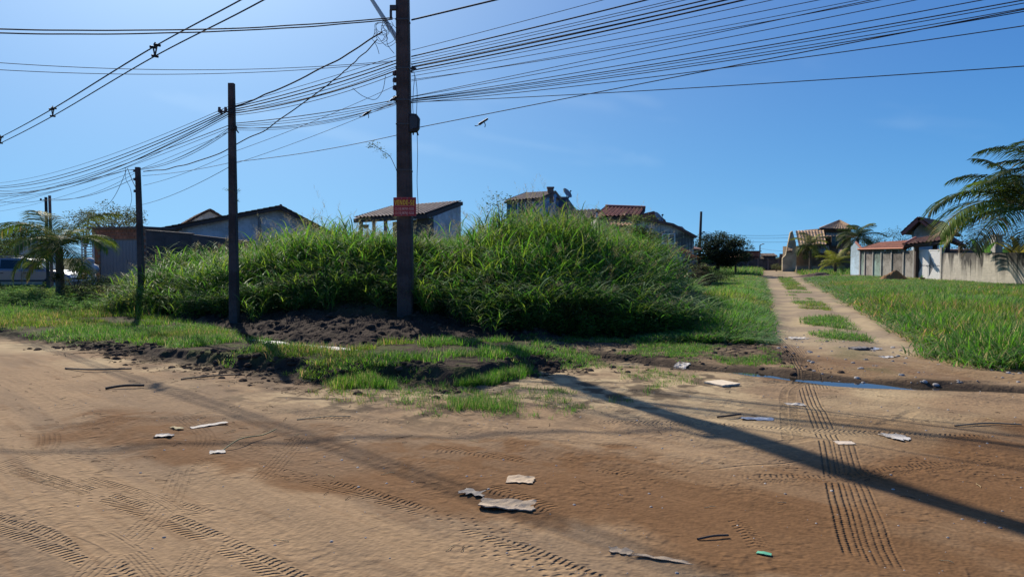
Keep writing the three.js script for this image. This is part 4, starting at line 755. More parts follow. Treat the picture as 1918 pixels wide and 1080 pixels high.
{ // open carport with a single-pitch roof
  const A = spot(662, 409, 37), B = spot(798, 401, 37.5), Cc = spot(865, 377, 43), D = spot(735, 387, 43), o = V(A.x, 0, A.z), t = thing('carport_house', 'small white house with brown single-pitch roof over an open carport', 'house', [o.x, 0, o.z]);
  roof(t, o, A, B, Cc, D, [0.25, 0.19, 0.165], { seed: 6, t: 0.16, pitch: 0.18 });
  obj('fascia', [quadSlab(L(o, A).add(V(0, -0.02, 0.06)), L(o, B).add(V(0, -0.02, 0.06)), L(o, B).add(V(0, -0.02, 0.01)), L(o, A).add(V(0, -0.02, 0.01)), 0.2), quadSlab(L(o, B).add(V(0.01, -0.02, 0.06)), L(o, Cc).add(V(0.01, -0.02, 0)), L(o, Cc).add(V(0.06, -0.02, 0)), L(o, B).add(V(0.06, -0.02, 0.06)), 0.2)], woodDark, t);
  for (const [px, d] of [[676, 37.3], [722, 37.5], [700, 42.6]]) { const q = L(o, spot(px, 409, d)); obj('post', box(0.17, q.y + (d > 40 ? 0.3 : 0), 0.17, q.x, (q.y + (d > 40 ? 0.3 : 0)) / 2, q.z, 0.012), mat(0.16, 0.13, 0.12), t); }
  const w0 = L(o, spot(735, 400, 38)), w1 = L(o, spot(812, 398, 38.2)), w2 = L(o, spot(863, 381, 42.8));
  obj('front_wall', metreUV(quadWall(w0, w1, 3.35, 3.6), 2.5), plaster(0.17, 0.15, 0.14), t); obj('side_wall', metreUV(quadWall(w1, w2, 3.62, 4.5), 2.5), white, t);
  obj('railing', [box(2.0, 0.06, 0.05, w0.x - 1.0, 2.05, w0.z + 0.2), box(2.0, 0.06, 0.05, w0.x - 1.0, 1.75, w0.z + 0.2)], woodDark, t);
  obj('hanging_planter', [new THREE.CylinderGeometry(0.16, 0.11, 0.2, 12).translate(L(o, spot(688, 425, 37.4)).x, L(o, spot(688, 425, 37.4)).y, 0), rod(V(L(o, spot(688, 425, 37.4)).x, L(o, spot(688, 425, 37.4)).y, 0), V(L(o, spot(688, 425, 37.4)).x, A.y - 0.1, 0), 0.008)], mat(0.08, 0.06, 0.05), t);
}
function quadWall(a, b, ha, hb, t = 0.18) { const s = V(0, 0, -t); const A = V(a.x, 0, a.z), B = V(b.x, 0, b.z), pos = []; const q = (...p) => [0, 1, 2, 0, 2, 3].forEach(k => pos.push(p[k].x, p[k].y, p[k].z)); const Cc = V(b.x, hb, b.z), D = V(a.x, ha, a.z), n = B.clone().sub(A).cross(V(0, 1, 0)).normalize().multiplyScalar(-t), K = p => p.clone().add(n); q(A, B, Cc, D); q(K(B), K(A), K(D), K(Cc)); q(D, Cc, K(Cc), K(D)); q(B, K(B), K(Cc), Cc); q(K(A), A, D, K(D)); const g = new THREE.BufferGeometry(); g.setAttribute('position', new THREE.Float32BufferAttribute(pos, 3)); g.computeVertexNormals(); return g; }
function dish(parent, p, r, turn) { const g = new THREE.Group(); g.name = 'satellite_dish'; g.position.copy(p); g.rotation.set(-0.6, turn, 0, 'YXZ'); parent.add(g); const pts = []; for (let k = 0; k <= 8; k++) { const s = k / 8; pts.push(new THREE.Vector2(r * s, r * 0.3 * s * s)); } obj('reflector', new THREE.LatheGeometry(pts, 24).rotateX(Math.PI / 2), mat(0.24, 0.24, 0.25, { roughness: 0.5 }), g); obj('feed_arm', [rod(V(0, -r * 0.9, r * 0.25), V(0, -r * 0.15, r * 0.95), 0.02), box(0.07, 0.07, 0.1, 0, -r * 0.12, r * 0.97)], darkSteel, g); obj('mast', rod(V(0, 0, 0), V(0, -r * 1.3, -r * 0.6), 0.025), darkSteel, g); return g; }
{ // blue two-storey house
  const o = V(spot(1012, 0, 50).x, 0, -50), t = thing('two_storey_house', 'blue two-storey house with tiled gable roof and chimney above the grass', 'house', [o.x, 0, o.z]);
  const A = spot(944, 377, 48), B = spot(1016, 371, 48), D = spot(986, 361.5, 52.5), Cc = spot(1041, 358.5, 52.5), E = spot(1051, 371, 57), F = spot(985, 374, 57);
  roof(t, o, A, B, Cc, D, [0.30, 0.225, 0.19], { seed: 7, t: 0.14, under: mat(0.09, 0.08, 0.08) }); roof(t, o, F, E, Cc, D, [0.30, 0.225, 0.19], { seed: 8, t: 0.14 });
  const a = L(o, spot(949, 380, 48.4)), b = L(o, spot(1012, 375, 48.4)), c = L(o, spot(1041, 361, 52.5)), e = L(o, spot(1048, 372, 56.6));
  obj('front_wall', metreUV(quadWall(a, b, a.y - 0.02, b.y - 0.02), 2.5), blueWall, t); obj('gable_wall', metreUV(merged([quadWall(b, c, b.y + 0.02, c.y - 0.02), quadWall(c, e, c.y - 0.02, e.y - 0.02)]), 2.5), blueWall, t);
  const k = L(o, spot(1031, 363, 51)); obj('chimney', [box(0.42, 1.0, 0.42, k.x, k.y - 0.1, k.z, 0.01), box(0.5, 0.1, 0.5, k.x, k.y + 0.42, k.z, 0.01)], plaster(0.22, 0.15, 0.13), t);
  const w = L(o, spot(984, 391, 48.2)); windowUnit(t, 1.05, 0.95, w.x, w.y, w.z + 0.12, 0.03);
  const tw0 = L(o, spot(1046, 371, 53)), tw1 = L(o, spot(1064, 371, 53)), tw2 = L(o, spot(1082, 396, 56));
  obj('water_tower_wall', metreUV(merged([quadWall(tw0, tw1, tw0.y, tw1.y), quadWall(tw1, V(tw2.x, 0, tw2.z), tw1.y, tw2.y)]), 2.5), plaster(0.10, 0.14, 0.20), t);
  obj('roof_ledge', box(0.85, 0.1, 2.2, (tw0.x + tw1.x) / 2, tw0.y + 0.05, tw0.z - 1), plaster(0.2, 0.2, 0.22), t);
  dish(t, L(o, spot(1061, 363, 53.4)), 0.42, 0.9);
}
{ // low brown roof between the blue and the red-roofed house
  const A = spot(1062, 418, 42), B = spot(1108, 411, 42), Cc = spot(1124, 391.5, 46), D = spot(1076, 394, 46), o = V(A.x, 0, A.z), t = thing('low_house', 'low house with weathered brown tile roof beside the blue house', 'house', [o.x, 0, o.z]);
  roof(t, o, A, B, Cc, D, [0.13, 0.095, 0.085], { seed: 9 }); obj('wall', metreUV(merged([quadWall(L(o, A).add(V(0.2, 0, -0.4)), L(o, B).add(V(-0.1, 0, -0.4)), L(o, A).y - 0.02, L(o, B).y), quadWall(L(o, B).add(V(-0.1, 0, -0.4)), L(o, Cc), L(o, B).y, L(o, Cc).y - 0.1)]), 2.5), plaster(0.26, 0.20, 0.17), t);
}
{ // white house with red pantiles
  const o = V(spot(1180, 0, 40).x, 0, -40), t = thing('tiled_house', 'white house with red clay tile roof behind the right side of the mound', 'house', [o.x, 0, o.z]);
  const A = spot(1112, 406, 38.6), B = spot(1199, 405, 38.6), Cc = spot(1209, 391, 42), D = spot(1134, 388.5, 42);
  roof(t, o, A, B, Cc, D, [0.42, 0.15, 0.10], { seed: 10, t: 0.13 });
  obj('ridge_cap', rod(L(o, D).add(V(0, 0.08, 0)), L(o, Cc).add(V(0, 0.08, 0)), 0.09, 0.09, 8), mat(0.33, 0.12, 0.08), t);
  const a = L(o, spot(1118, 408, 38.9)), b = L(o, spot(1170, 406, 38.9)), c = L(o, spot(1224, 413, 39.4)), e = L(o, spot(1289, 444, 40.2)), f = L(o, spot(1292, 470, 44));
  obj('wall', metreUV(poly([[a.x, 0], [e.x, 0], [e.x, e.y - 0.1], [(c.x + e.x) / 2 + 0.4, mix(c.y, e.y, 0.5) + 0.1], [c.x, c.y - 0.1], [b.x, b.y - 0.1], [a.x, a.y - 0.05]], 4).translate(0, 0, a.z), 2.6), whiteDirty, t);
  const k = V(c.x - 1.6, c.y + 0.34, a.z + 0.3), m = V(c.x + 0.9, c.y - 0.18, a.z + 0.3), n = V(e.x + 0.1, e.y + 0.02, a.z + 0.3);
  obj('verge_tiles', [quadSlab(k, m, m.clone().add(V(0, 0.1, -3.6)), k.clone().add(V(0, 0.1, -3.6)), 0.13), quadSlab(m, n, n.clone().add(V(0, 0.1, -3.6)), m.clone().add(V(0, 0.1, -3.6)), 0.13)], mat(0.16, 0.08, 0.06, { bumpMap: grain, bumpScale: 0.02 }), t);
  const g0 = L(o, spot(1206, 396, 43)); wallPoly([[-1.0, -1.2], [1.0, -1.2], [0.75, -0.5], [0.1, 0], [-0.8, -0.2]], 2, mat(0.16, 0.08, 0.06), t, 'dormer', 0).position.set(g0.x + 0.4, g0.y, g0.z + 0.5);
  const p0 = L(o, spot(1142, 418, 38)), p1 = L(o, spot(1172, 419, 38)); roof(t, null, p0.clone().add(V(-0.1, -0.15, 0.6)), p1.clone().add(V(0.25, -0.15, 0.6)), p1.clone().add(V(0, 0.16, -0.85)), p0.clone().add(V(0, 0.16, -0.85)), [0.30, 0.11, 0.08], { seed: 11, name: 'porch_tiles' });
  windowUnit(t, 0.7, 0.5, L(o, spot(1252, 443, 38.9)).x, L(o, spot(1252, 447, 38.9)).y, a.z + 0.06);
  obj('roof_pipe', rod(L(o, spot(1118, 408, 38.4)), L(o, spot(1118, 398, 38.4)), 0.05), mat(0.5, 0.5, 0.5), t);
  dish(t, L(o, spot(1232, 408, 41)), 0.34, 0.9);
}
{ // garden wall with a tile coping, right of the red roof
  const a = spot(1248, 462, 42), b = spot(1306, 461, 48), t = thing('garden_wall', 'garden wall with clay tile coping below the white house', 'wall', [a.x, 0, a.z], Math.atan2(-(b.z - a.z), b.x - a.x)), w = Math.hypot(b.x - a.x, b.z - a.z);
  obj('wall', metreUV(box(w, a.y - 0.1, 0.2, w / 2, (a.y - 0.1) / 2, -0.1), 2.5), plaster(0.24, 0.22, 0.2, dirtyTex), t); roof(t, null, V(-0.1, a.y - 0.12, 0.25), V(w + 0.1, a.y - 0.12, 0.25), V(w + 0.1, a.y + 0.08, -0.35), V(-0.1, a.y + 0.08, -0.35), [0.46, 0.26, 0.2], { seed: 12, t: 0.05, name: 'coping_tiles' });
}
{ // grey block wall closing the side road
  const a = spot(1326, 487, 88), b = spot(1478, 486, 86), t = thing('boundary_wall', 'long dark grey block wall closing the far end of the side road', 'wall', [a.x, 0, a.z], Math.atan2(-(b.z - a.z), b.x - a.x)), w = Math.hypot(b.x - a.x, b.z - a.z), n = 8;
  for (let k = 0; k < n; k++) { obj('wall_panel', metreUV(box(w / n - 0.16, 1.45, 0.15, (k + 0.5) * w / n, 0.6, 0), 2), plaster(0.09, 0.09, 0.09, dirtyTex), t); obj('wall_post', box(0.2, 1.5, 0.24, k * w / n, 0.62, 0), plaster(0.17, 0.16, 0.16), t); }
}
{ // bare brick building, shed and street lamp beyond it
  const a = spot(1386, 471, 104), b = spot(1424, 471, 104), t = thing('brick_building', 'unplastered red brick building beyond the block wall', 'building', [a.x, 0, a.z]); const w = b.x - a.x;
  obj('wall', metreUV(box(w, a.y, 5, w / 2, a.y / 2, -2.5), 1.5), plaster(0.34, 0.13, 0.085, dirtyTex), t); obj('roof_slab', box(w + 0.3, 0.12, 5.4, w / 2, a.y + 0.06, -2.5), mat(0.13, 0.09, 0.08), t);
  for (const x of [0.22, 0.42]) obj('pillar', box(0.22, a.y - 0.2, 0.12, w * x, (a.y - 0.2) / 2, 0.06), mat(0.07, 0.06, 0.06), t);
  const c = spot(1367, 476, 100), h = thing('tiled_shed', 'low shed with orange tile roof beside the brick building', 'shed', [c.x, 0, c.z]); roof(h, null, V(-0.6, 1.4, 1.5), V(1.4, 1.4, 1.5), V(1.3, 2.05, -1), V(-0.4, 2.05, -1), [0.42, 0.19, 0.12], { seed: 13 }); obj('wall', box(1.6, 1.45, 2, 0.4, 0.72, 0.1), plaster(0.3, 0.24, 0.2), h);
  const e = spot(1424, 459, 98), l = thing('street_lamp', 'slim street lamp post beside the brick building', 'street lamp', [e.x, 0, e.z]); obj('post', rod(V(0, 0, 0), V(0, e.y, 0), 0.1, 0.07), darkSteel, l); obj('arm', rod(V(0, e.y, 0), V(0.35, e.y + 0.15, 0), 0.05), darkSteel, l); obj('lamp_head', box(0.3, 0.1, 0.16, 0.4, e.y + 0.15, 0, 0.02), steel, l);
  const f = spot(1438, 476, 106), q = thing('far_house', 'small far roof beyond the block wall', 'house', [f.x, 0, f.z]); obj('wall', box(1.6, f.y - 0.2, 2, 0, (f.y - 0.2) / 2, 0), plaster(0.12, 0.1, 0.09), q); roof(q, null, V(-1, f.y - 0.25, 1.2), V(1, f.y - 0.25, 1.2), V(1, f.y + 0.1, -0.6), V(-1, f.y + 0.1, -0.6), [0.13, 0.09, 0.075], { seed: 14 });
  const z = spot(1470, 479, 92), r = thing('board_gate', 'dark wooden gate beside the beige house', 'gate', [z.x, 0, z.z]); for (let k = 0; k < 7; k++) obj('board', box(0.14, 1.95, 0.05, -0.55 + k * 0.16, 0.95, 0), woodDark, r); obj('rail', box(1.2, 0.1, 0.04, -0.06, 1.5, -0.05), woodDark, r);
}
{ // far utility post
  const p = spot(1310, 396, 60), t = thing('utility_post', 'tall thin dark post rising behind the dark tree', 'post', [p.x, 0, p.z]); obj('shaft', taperedPost(0.24, 0.16, 0.24, 0.16, p.y, 0.02, 0.16), mat(0.05, 0.05, 0.055), t); obj('lamp_bracket', [rod(V(0.1, 3.4, 0), V(0.35, 3.55, 0), 0.03), box(0.2, 0.1, 0.12, 0.38, 3.55, 0, 0.02)], darkSteel, t);
  [[437, 439], [442, 444], [448, 452]].forEach(([y0, y1]) => cable('faint far wire crossing between the dark tree and the beige house', 'far wires', [hang(spot(1312, y0, 60), spot(1500, y1, 84), 0.15, 0.014)]));
  cable('low far wire running to the slim street lamp', undefined, [hang(spot(1424, 465, 98), spot(1480, 470, 90), 0.1, 0.014)]);
}
{ // beige house with clay pantile hip roofs
  const o = V(spot(1530, 0, 82).x, 0, -82), t = thing('hipped_house', 'beige two-storey house with orange pantile hip roofs', 'house', [o.x, 0, o.z]), P = (x, y, d) => L(o, spot(x, y, d)), clayC = [0.60, 0.38, 0.22];
  const g = [P(1480, 505, 78), P(1499, 508, 78), P(1494, 433, 78), P(1487, 434, 78), P(1480, 470, 78), P(1474, 480, 78)], z0 = g[0].z, foot = -0.1;
  obj('tall_side_wall', metreUV(poly([[P(1474, 0, 78).x, foot], [P(1501, 0, 78).x, foot], [P(1499, 0, 78).x, P(0, 455, 78).y], [P(1492, 0, 78).x, P(0, 432, 78).y], [P(1488, 0, 78).x, P(0, 435, 78).y], [P(1480, 0, 78).x, P(0, 477, 78).y], [P(1474, 0, 78).x, P(0, 483, 78).y]], 0.25).translate(0, 0, z0), 3), beige, t);
  roof(t, o, spot(1497, 459, 77.6), spot(1548, 458, 77.6), spot(1543, 431.5, 82), spot(1491, 432, 82), clayC, { seed: 15, pitch: 0.3 });
  roof(t, o, spot(1475, 470, 77), spot(1484, 470, 77), spot(1483, 458, 79), spot(1476, 458, 79), clayC, { seed: 16, pitch: 0.3, name: 'porch_tiles' });
  const apex = spot(1573, 412.5, 86), e0 = spot(1535, 428, 83), e1 = spot(1606, 429, 83), e2 = spot(1602, 427, 90), e3 = spot(1536, 427, 90);
  roof(t, o, e0, e1, apex.clone(), apex.clone().add(V(-0.05, 0, 0)), clayC, { seed: 17, pitch: 0.32, name: 'hip_tiles' }); roof(t, o, e3, e0, apex.clone(), apex.clone().add(V(0, 0, 0.05)), clayC, { seed: 18, pitch: 0.32, name: 'hip_tiles' });
  roof(t, o, e1, e2, apex.clone(), apex.clone().add(V(0, 0, 0.05)), clayC, { seed: 28, pitch: 0.32, name: 'hip_tiles' });
  roof(t, o, spot(1546, 443, 81.5), spot(1604, 444, 81.5), spot(1602, 437, 83.5), spot(1548, 436.5, 83.5), clayC, { seed: 19, pitch: 0.3, name: 'middle_tiles' });
  roof(t, o, spot(1515, 475, 76.5), spot(1556, 474, 76.5), spot(1552, 460, 79.5), spot(1520, 460, 79.5), clayC, { seed: 20, pitch: 0.3, name: 'porch_tiles' });
  roof(t, o, spot(1570, 474, 76.5), spot(1604, 474, 76.5), spot(1604, 467, 78), spot(1572, 467, 78), clayC, { seed: 21, pitch: 0.3, name: 'porch_tiles' });
  const w = (a, b, top, d, m, name) => obj(name, metreUV(box(P(b, 0, d).x - P(a, 0, d).x, P(0, top, d).y + 0.2, 4, (P(a, 0, d).x + P(b, 0, d).x) / 2, (P(0, top, d).y + 0.2) / 2 - 0.1, P(0, top, d).z - 2), 3), m, t);
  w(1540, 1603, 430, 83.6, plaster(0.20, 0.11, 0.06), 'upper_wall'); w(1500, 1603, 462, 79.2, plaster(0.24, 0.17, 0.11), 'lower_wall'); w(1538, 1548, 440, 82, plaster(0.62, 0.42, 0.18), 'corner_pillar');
  windowUnit(t, 1.2, 1.1, P(1568, 450, 79).x, P(0, 452, 79).y, P(0, 452, 79).z + 0.02, 0, 2, woodDark);
  obj('low_wall', metreUV(box(P(1592, 0, 74).x - P(1500, 0, 74).x, 0.7, 0.2, (P(1592, 0, 74).x + P(1500, 0, 74).x) / 2, 0.3, P(0, 0, 74).z), 3), plaster(0.25, 0.22, 0.19), t);
  obj('balcony_rail', [box(2.2, 0.08, 0.08, P(1572, 0, 78.9).x, P(0, 459, 79).y, P(0, 0, 78.9).z)], woodDark, t);
}
{ // wall on the right: pale blue pointed end, concrete panels between posts, two of them teal
  const a = V(25.6, 0, -54.6), b = V(25.6, 0, -47.3), t = thing('panel_wall', 'concrete panel wall between slim posts with two teal panels', 'wall', [a.x, 0, a.z], Math.atan2(-(b.z - a.z), b.x - a.x)), w = Math.hypot(b.x - a.x, b.z - a.z);
  const cuts = [0, 0.10, 0.27, 0.43, 0.62, 0.83, 1.0], H = 2.08, teal = plaster(0.30, 0.42, 0.36, dirtyTex), mats = [teal, greyBlock, teal, greyBlock, plaster(0.24, 0.21, 0.18, dirtyTex), greyBlock];
  cuts.forEach((c, k) => { if (k < 6) obj('wall_panel', metreUV(box((cuts[k + 1] - c) * w - 0.13, H - 0.06 * k * 0.3, 0.1, (c + cuts[k + 1]) / 2 * w, H / 2 - 0.05, 0), 2.2), mats[k], t); obj('wall_post', box(0.13, H + 0.06, 0.18, c * w, H / 2 - 0.03, 0.02, 0.01), plaster(0.50, 0.48, 0.44), t); });
  roof(t, null, V(-0.1, H + 0.0, 0.2), V(w * 0.86, H + 0.0, 0.2), V(w * 0.86, H + 0.62, -1.5), V(-0.1, H + 0.52, -1.5), [0.22, 0.07, 0.045], { seed: 22, t: 0.06, name: 'coping_tiles' });
  obj('tile_edge', rod(V(-0.1, H + 0.05, 0.22), V(w * 0.86, H + 0.05, 0.22), 0.05, 0.05, 8), mat(0.5, 0.2, 0.12), t);
  const e = V(25.56, 0, -56.2), h = thing('gable_end_wall', 'pale blue pointed gable end wall with red tile edge', 'wall', [e.x, 0, e.z], -Math.PI / 2);
  obj('wall', metreUV(poly([[0, 0], [1.5, 0], [1.5, 2.15], [0.6, 2.6], [0, 2.3]], 0.25), 2.5), paleBlue, h); obj('tile_edge', [rod(V(0.55, 2.66, -0.12), V(1.6, 2.14, -0.12), 0.09)], mat(0.38, 0.14, 0.09), h);
}
{ // white gate with chevron slats
  const a = V(25.6, 0, -47.1), b = V(25.6, 0, -44.4), t = thing('chevron_gate', 'white double gate with chevron slats between slim posts', 'gate', [a.x, 0, a.z], Math.atan2(-(b.z - a.z), b.x - a.x)), w = Math.hypot(b.x - a.x, b.z - a.z), H = 1.95;
  const wm = mat(0.78, 0.77, 0.74, { roughness: 0.5 }), leaf = w / 2;
  for (const k of [0, 1]) {
    const l = new THREE.Group(); l.name = 'gate_leaf'; l.position.set(k * leaf + 0.04, 0.06, 0); t.add(l); const lw = leaf - 0.07;
    obj('backing_sheet', box(lw, H - 0.1, 0.015, lw / 2, H / 2, -0.03), mat(0.22, 0.215, 0.21), l);
    obj('frame', [box(lw, 0.06, 0.05, lw / 2, 0.03, 0), box(lw, 0.06, 0.05, lw / 2, H - 0.03, 0), box(0.05, H - 0.12, 0.05, 0.025, H / 2, 0), box(0.05, H - 0.12, 0.05, lw - 0.025, H / 2, 0)], wm, l);
    const n = 13, sl = 0.15, run = lw - 0.1;                             // slats point to the mid-height line, upper ones falling, lower ones rising
    for (const s of [-1, 1]) for (let m = -5; m < n; m++) {
      const off = m * sl, pts = []; // line y = off + x * 0.95 measured from mid height
      let x0 = 0.05, x1 = lw - 0.05, y0 = off + x0 * 1.25, y1 = off + x1 * 1.25; const top = H / 2 - 0.08; if (y1 < 0.02 || y0 > top) continue; if (y0 < 0.02) { x0 += (0.02 - y0) / 1.25; y0 = 0.02; } if (y1 > top) { x1 -= (y1 - top) / 1.25; y1 = top; } if (x1 - x0 < 0.06) continue;
      const X = x => k === 0 ? lw - x : lw - x; const A = V(X(x0), H / 2 + s * y0, 0.008), B = V(X(x1), H / 2 + s * y1, 0.008), d = B.clone().sub(A), len = d.length(); const gg = box(len, 0.075, 0.022); gg.rotateZ(Math.atan2(d.y, d.x)); obj('slat', gg.translate((A.x + B.x) / 2, (A.y + B.y) / 2, 0.008), wm, l);
    }
    obj('lock', box(0.06, 0.1, 0.05, k ? 0.08 : lw - 0.08, H / 2, 0.04, 0.008), steel, l);
  }
  for (const x of [-0.08, w + 0.1]) obj('gate_post', box(0.16, 2.15, 0.2, x, 1.07, 0, 0.012), plaster(0.62, 0.58, 0.52), t);
}
{ // grey rendered wall to the right edge
  const a = V(25.6, 0, -44.1), b = V(25.8, 0, -32.5), t = thing('boundary_wall', 'grey rendered wall streaked with black mould beside the white gate', 'wall', [a.x, 0, a.z], Math.atan2(-(b.z - a.z), b.x - a.x)), w = Math.hypot(b.x - a.x, b.z - a.z), H = 1.86;
  const stain = dataTex(1024, (i, j) => { // black mould runs down from the coping, cement grey between, block joints showing faintly through
    const x = i / 1024 * 12, y = j / 256 * 2; const run = fbm(x * 2.2, 3.3, 4), drip = fbm(x * 7, y * 0.7 + 4, 4), top = step(mix(1.5, 0.1, step(0.4, 0.62, run)), 1.9, y + (drip - 0.5) * 0.9), foot = step(0.28, 0.05, y + (fbm(x * 5, y * 5, 3) - 0.5) * 0.3);
    const row = Math.abs((y / 0.2) % 1 - 0.5) > 0.46 ? 0.93 : 1, m = 0.85 + 0.3 * (fbm(x * 6, y * 6, 4) - 0.5); let c = [0.62 * m * row, 0.56 * m * row, 0.46 * m * row]; const k = clamp(top * 0.95 + step(0.5, 0.72, fbm(x * 3 + 8, y * 1.5, 4)) * 0.4); c = c.map((v, q) => mix(v, [0.055, 0.05, 0.045][q], k)); c = c.map((v, q) => mix(v, [0.25, 0.16, 0.09][q], foot * 0.6)); return c.map(toS);
  }, { srgb: true, m: 256 });
  const n = 4, sw = [0, 0.28, 0.55, 0.74, 1.0];
  for (let k = 0; k < n; k++) { const g = box((sw[k + 1] - sw[k]) * w - 0.015, H, 0.18, 0, H / 2 - 0.06, 0), p = g.attributes.position, uv = g.attributes.uv, cx = (sw[k] + sw[k + 1]) / 2 * w; for (let m = 0; m < p.count; m++) uv.setXY(m, (p.getX(m) + cx + p.getZ(m)) / 12, (p.getY(m) + 0.06) / 2); obj('wall_section', g.translate(cx, 0, k % 2 * 0.012), mat(1, 1, 1, { map: stain, bumpMap: grain, bumpScale: 0.012, roughness: 0.95 }), t); }
  const c = spot(1868, 455, 42.6), q = thing('white_pillar', 'white painted pillar standing behind the grey wall', 'pillar', [c.x, 0, c.z]); obj('shaft', box(0.42, 2.75, 0.42, 0, 1.37, 0, 0.015), plaster(0.66, 0.63, 0.6), q); obj('cap', box(0.5, 0.08, 0.5, 0, 2.79, 0, 0.015), plaster(0.5, 0.48, 0.46), q);
}
{ // tiled house and entrance roof behind the gate
  const o = V(spot(1722, 0, 57).x, 0, -57), t = thing('gabled_house', 'house with red tile roof and pale blue gable behind the white gate', 'house', [o.x, 0, o.z]), pk = spot(1721, 406.5, 54), el = spot(1688, 437, 54), er = spot(1760, 437, 54);
  const back = V(5.8, 0, -7), K = p => p.clone().add(back);
  roof(t, o, el, K(el), K(pk), pk, [0.34, 0.14, 0.09], { seed: 23 }); roof(t, o, er, K(er), K(pk), pk, [0.34, 0.14, 0.09], { seed: 24 });
  obj('bargeboard', [quadSlab(L(o, el).add(V(0, -0.02, 0.06)), L(o, pk).add(V(0, -0.02, 0.06)), L(o, pk).add(V(0, -0.02, 0)), L(o, el).add(V(0, -0.02, 0)), 0.2), quadSlab(L(o, pk).add(V(0, -0.02, 0.06)), L(o, er).add(V(0, -0.02, 0.06)), L(o, er).add(V(0, -0.02, 0)), L(o, pk).add(V(0, -0.02, 0)), 0.2)], mat(0.28, 0.11, 0.08), t);
  const w0 = L(o, el), w1 = L(o, er), wp = L(o, pk); obj('gable_wall', metreUV(poly([[w0.x + 0.6, 0], [w1.x - 0.3, 0], [w1.x - 0.3, w1.y - 0.05], [wp.x, wp.y - 0.25], [w0.x + 0.6, w0.y + 0.2]], 0.3).translate(1.0, 0, wp.z - 1.2), 2.5), plaster(0.46, 0.64, 0.78), t);
  const s = thing('entrance_roof', 'weathered tile entrance roof on dark posts above the white gate', 'roof', [spot(1735, 0, 48).x, 0, -48]), so = V(spot(1735, 0, 48).x, 0, -48);
  roof(s, so, spot(1693, 459, 46.8), spot(1775, 449.5, 45.6), spot(1775, 437, 48.4), spot(1716, 447, 48.8), [0.22, 0.10, 0.07], { seed: 25, t: 0.12 }); roof(s, so, spot(1775, 449.5, 45.6), spot(1812, 462, 47.5), spot(1800, 455, 49), spot(1775, 437, 48.4), [0.22, 0.10, 0.07], { seed: 26, t: 0.12 });
  obj('ridge_cap', [rod(L(so, spot(1775, 450, 45.55)).add(V(0, 0.1, 0)), L(so, spot(1776, 436, 48.4)).add(V(0, 0.1, 0)), 0.09), rod(L(so, spot(1693, 459, 46.75)).add(V(0, 0.08, 0)), L(so, spot(1716, 447, 48.8)).add(V(0, 0.08, 0)), 0.08)], mat(0.45, 0.17, 0.10), s);
  for (const [px, d] of [[1718, 46.9], [1752, 46.2], [1776, 45.5], [1800, 47.8]]) { const q = L(so, spot(px, 462, d)); obj('post', box(0.2, q.y + 0.35, 0.2, q.x, (q.y + 0.35) / 2, q.z, 0.015), woodDark, s); }
  obj('beam', rod(L(so, spot(1712, 461, 46.7)), L(so, spot(1776, 455, 45.4)), 0.09, 0.09, 6), woodDark, s);
  const r = thing('capped_wall', 'low dark wall with tile cap behind the grey wall', 'wall', [spot(1780, 0, 50).x, 0, -50]); obj('wall', metreUV(box(4.6, 1.95, 0.2, 1.9, 0.97, 0), 2.5), plaster(0.13, 0.12, 0.12), r); obj('tile_cap', rod(V(-0.4, 2.0, 0), V(4.2, 2.0, 0), 0.09), mat(0.5, 0.22, 0.12), r);
}

// ---------------------------------------------------------------- palms, trees, shrubs
const palmMat = leafMat({ clearcoat: 0.1, clearcoatRoughness: 0.35, transmission: 0.4 }), barkMat = mat(0.16, 0.12, 0.09, { bumpMap: grain, bumpScale: 0.03, roughness: 0.95 });
